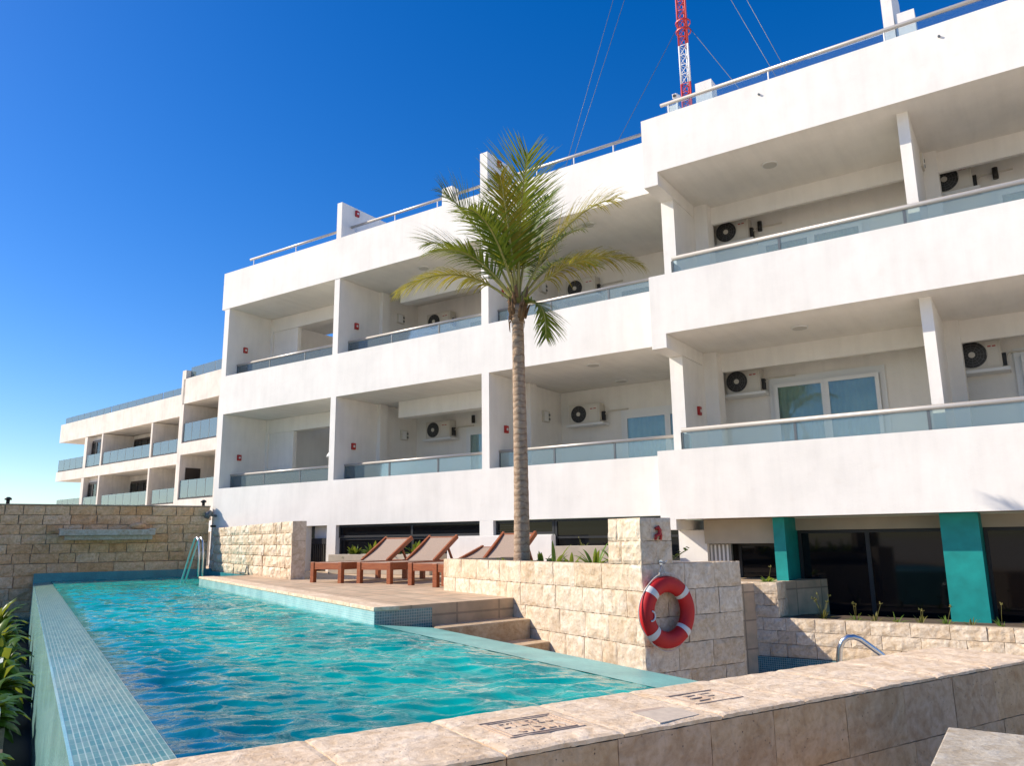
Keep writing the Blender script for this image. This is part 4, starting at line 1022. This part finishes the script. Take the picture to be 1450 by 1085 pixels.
for k, (x, l_, n_, sk) in enumerate(((-2.62, .20, 16, 8), (-2.2, .15, 12, 2), (-1.95, .16, 14, 1), (-1.70, .18, 14, 0), (-1.42, .15, 12, 2), (-1.12, .14, 12, 1), (-.85, .13, 12, 0), (-.52, .15, 12, 1), (-.22, .13, 14, 0))):
    blade_plant('weed', wl[k], (x * 1.045, 12.12, -1.20), 'world', DRY if k % 2 == 0 else LILY, n_, l_, .010, G3, 'weed', .7, (5, 65), 300 + k, sk)
blade_plant('weed', 'small green weed with dry tip on the raised end of the low wall', (-3.45, 12.0, -.68), 'world', LILY, 12, .15, .028, G3, 'weed', .8, (10, 75), 320, 1)
t = Thing('trailing_plant', 'trailing green sprig reaching out right of the corner pillar', 'plant', (-5.85, 5.55, -.25), 'pool')
b = MB(); b.tube([(-5.95, 5.45, -.25), (-5.92, 5.56, -.21), (-5.90, 5.66, -.15), (-5.88, 5.72, -.12)], .005, 6); t.part('stem', b, RACHIS)
b = MB(); Rn = random.Random(9)
for i in range(14):
    k = i / 13; c = Vector((-5.94 + .06 * k, 5.47 + .26 * k, -.24 + .13 * k)); a = Rn.uniform(0, 2 * PI); d = Vector((math.cos(a), math.sin(a), .5)).normalized() * .045; e = Vector((-d.y, d.x, .01)) * .6
    b.add([c, c + d * .5 + e, c + d, c + d * .5 - e], [(0, 1, 2, 3)])
t.part('leaves', b, LILY)

# bed left of the pool
b = MB(); b.box(-24, -3.0, -7.0, .0, GZ + .004, -1.62); struct('planting_bed', b, SOIL, 'pool')
b = MB(); b.box(-21.9, -3.0, .0, .235, GZ + .006, -1.95); struct('gutter', b, DARKIN, 'pool')
G4 = 'broad leaved shrubs beside the pool edge'
bl = ['broad leaved shrub nearest the picture bottom left of the pool', 'drooping shrub second from the bottom left of the pool', 'lush shrub beside the white edging left of the pool', 'bright shrub in the middle of the left bed', 'dense shrub before the far wall at the left picture edge',
      'tall shrub at the far end of the left bed', 'pale shrub close to the pool face', 'dark leaved shrub at the left picture edge']
for k, (u_, v_, l_, n_) in enumerate(((-5.9, -.18, .40, 16), (-7.3, -.20, .46, 24), (-9.0, -.22, .62, 40), (-10.6, -.20, .72, 46), (-14.2, -.30, .90, 56), (-17.0, -.35, .95, 60), (-12.3, -.16, .78, 46), (-12.6, -.75, .95, 50))):
    blade_plant('broadleaf_shrub', bl[k], (u_, v_, -1.64), 'pool', SHRUB, int(n_ * 1.6), l_ * .78, .078, G4, 'shrub', 1.7, (3, 70), 400 + k)
G5 = 'white edging strips in the planting bed'
for k, (u0, u1, v_, lab) in enumerate(((-13.4, -11.6, -.10, 'white edging strip among the leaves, farthest along the bed'), (-8.9, -8.0, -.05, 'white edging strip halfway along the left bed'), (-6.6, -5.6, -.04, 'white edging strip nearest the picture bottom left'))):
    solo('edging_strip', MB().box(u0, u1, v_ - .05, v_, -1.64, -1.38 if k == 0 else -1.45), ALU, lab, 'edging', ((u0 + u1) / 2, v_, -1.64), 'pool', G5)

# ------------------------------------------------------------------ far left wing
WG = Thing('apartment_wing', 'cream apartment building with blue glass balconies beyond the far stone wall', 'building', (-12, 4, GZ), 'wing')
def wing_section(x0, x1, y, top, bands, parts, over=0):
    for z0, z1 in bands: WG.part('balcony_band', MB().box(x0 - over, x1, y, y + .2, z0, z1), WING_M)
    for z0, z1 in bands: WG.part('floor_slab', MB().box(x0 - over + .01, x1, y + .2, y + 2.6, z0 + .01, z0 + .35), WING_M)
    for a in parts: WG.part('partition', MB().box(a, a + .22, y + .001, y + 2.55, GZ, top), WING_M)
    WG.part('back_wall', MB().box(x0, x1, y + 2.2, y + 2.45, GZ, top), WING_M)
wing_section(-4.15, 6.0, 0, 7.88, [(7.9, 9.38), (4.95, 5.62), (1.4, 2.42)], [-4.15, -.15])
WG.part('partition', MB().box(-4.151, -3.93, .0, 4.4, 7.9, 9.9), WING_M)
WG.part('end_wall', MB().box(-4.35, -4.152, .0, 4.9, GZ, 9.9), WING_M)
wing_section(-21.1, -4.4, 2.6, 8.05, [(8.08, 9.52), (4.98, 5.70), (1.7, 2.5)], [-21.0, -13.3], 7.8)
WG.part('end_wall', MB().box(-24.0, -23.55, 2.62, 5.0, GZ, 8.05).box(-23.55, -21.0, 3.02, 5.0, GZ, 8.05), WING_M)
WG.part('roof', MB().box(-28.9, -4.4, 2.81, 12, 8.6, 8.8).box(-4.3, 6, .21, 12, 8.6, 8.8).box(-23.9, 6, 5.06, 12, GZ, 8.59), WING_M)
def wing_rail(x0, x1, y, z0, z1, n):
    fr = MB().box(x0, x1, y - .02, y + .03, z0, z0 + .10); o = WG.part('glass_balustrade', fr, DARKFRAME); w_ = (x1 - x0) / n
    g = MB()
    for i in range(n): g.box(x0 + w_ * i + .03, x0 + w_ * (i + 1) - .03, y, y + .012, z0 + .10, z1)
    WG.part('glass_panel', g, GLASS_WING, o)
    for i in range(n + 1): WG.part('post', MB().box(x0 + w_ * i - .02, x0 + w_ * i + .02, y - .005, y + .018, z0 + .10, z1), GREYFRAME, o)
wing_rail(-3.9, -.17, .08, 5.62, 6.75, 4); wing_rail(-3.9, -.17, .08, 2.42, 3.5, 4)
wing_rail(-3.9, 4.0, .3, 9.38, 10.1, 6)
for a, c, n in ((-28.8, -21.02, 7), (-20.7, -13.35, 6), (-13.0, -4.4, 8)):
    wing_rail(a, c, 2.68, 5.70, 6.65, n); wing_rail(a + .4, c, 2.68, 2.5, 3.5, n)
wing_rail(-28.8, -20.6, 2.9, 9.52, 10.1, 7); wing_rail(-20.4, -12.7, 2.9, 9.52, 10.1, 6); wing_rail(-12.5, -4.4, 2.9, 9.52, 10.1, 6)
for xa in (-28.85, -20.55, -12.65): WG.part('roof_fin', MB().box(xa, xa + .15, 2.95, 5.2, 9.3, 10.1), WING_M)
def wing_door(x0, x1, y, z0, z1, n):
    w_ = (x1 - x0) / n; f_ = MB().box(x0, x1, y - .08, y - .002, z1 - .15, z1)
    for i in range(n + 1): f_.box(x0 + w_ * i - .07, x0 + w_ * i + .07, y - .08, y - .002, z0, z1 - .15)
    d = WG.part('door', f_, DARKFRAME)
    WG.part('pane', MB().box(x0, x1, y - .04, y - .03, z0, z1 - .15), PANE, d)
    c_ = MB()
    for i in range(n): c_.box(x0 + w_ * i + .1, x0 + w_ * (i + .62), y - .024, y - .016, z0, z1 - .16)
    WG.part('curtain', c_, CURT, d)
    WG.part('dark_room', MB().box(x0, x1, y - .012, y - .004, z0, z1 - .15), DARKIN, d)
for z0, z1 in ((5.4, 7.75), (2.1, 4.6)):
    wing_door(-23.4, -21.2, 3.02, z0, z1, 3); wing_door(-20.4, -14.6, 4.8, z0, z1, 6); wing_door(-12.5, -9.0, 4.8, z0, z1, 4)
wing_door(-3.8, -2.2, 2.2, 5.3, 7.5, 2); wing_door(-3.8, -2.2, 2.2, 2.0, 4.5, 2)
WG.part('side_door', MB().box(-3.929, -3.90, .35, 1.25, 1.9, 4.25), DARKFRAME)
AR = Thing('arched_hut', 'small white end wall with a dark arch left of the cream apartment building', 'building', (-27.6, 5.0, GZ), 'wing')
AR.part('wall', MB().box(-28.6, -26.4, 5.0, 5.4, GZ, 4.3), WHITE)
b = MB(); n = 20; vs = [(-27.4 + .9 * math.cos(PI * i / n), 4.985, 2.2 + 1.0 * math.sin(PI * i / n)) for i in range(n + 1)]; b.add(vs + [(v[0], 4.99, v[2]) for v in vs], [tuple(range(n, -1, -1))]); AR.part('arch', b, DARKIN)

# ------------------------------------------------------------------ radio mast
M = Thing('radio_mast', 'red and white lattice radio mast with guy wires behind the roof', 'mast', (-8.42, 24.0, GZ))
mx, my = -8.42, 24.0; rm = .19
corners = [Vector((mx + rm * math.cos(math.radians(a)), my + rm * math.sin(math.radians(a)), 0)) for a in (90, 210, 330)]
def mast_seg(z0, z1, mat):
    b = MB()
    for c in corners: b.tube([c + up * z0, c + up * z1], .032, 6)
    n = round((z1 - z0) / .34); h = (z1 - z0) / n
    for i in range(n):
        for k in range(3):
            a, c = corners[k], corners[(k + 1) % 3]; za = z0 + h * i
            b.tube([a + up * za, c + up * (za + h)], .014, 5); b.tube([a + up * (za + h), c + up * (za + h)], .014, 5)
    M.part('lattice', b, mat)
mast_seg(9.0, 15.7, ORANGE_R); mast_seg(15.7, 17.2, MAST_W); mast_seg(17.2, 20.4, ORANGE_R); mast_seg(20.4, 24.0, MAST_W); mast_seg(24.0, 28.0, ORANGE_R)
M.part('mast_foot', MB().box(mx - .3, mx + .3, my - .3, my + .3, GZ, 9.0), WHITE)
b = MB(); b.disc((mx, my, 18.1), (0, 0, 1), .24, .27, .05, 20); b.disc((mx, my, 17.75), (0, 0, 1), .24, .27, .05, 20); M.part('antenna_ring', b, ORANGE_R)
for a, c in (((mx - .1, my, 18.2), (-16.1, 24, 7.2)), ((mx + .1, my, 18.1), (-2.6, 24, 7.3)), ((mx, my, 27.6), (-16.0, 24, 6.9)), ((mx, my, 25.4), (-16.1, 24, 6.9)), ((mx, my, 23.1), (-2.45, 24, 6.9)), ((mx, my, 24.8), (-2.3, 24, 6.9))):
    M.part('guy_wire', MB().tube([a, c], .010, 5), GREYFRAME)
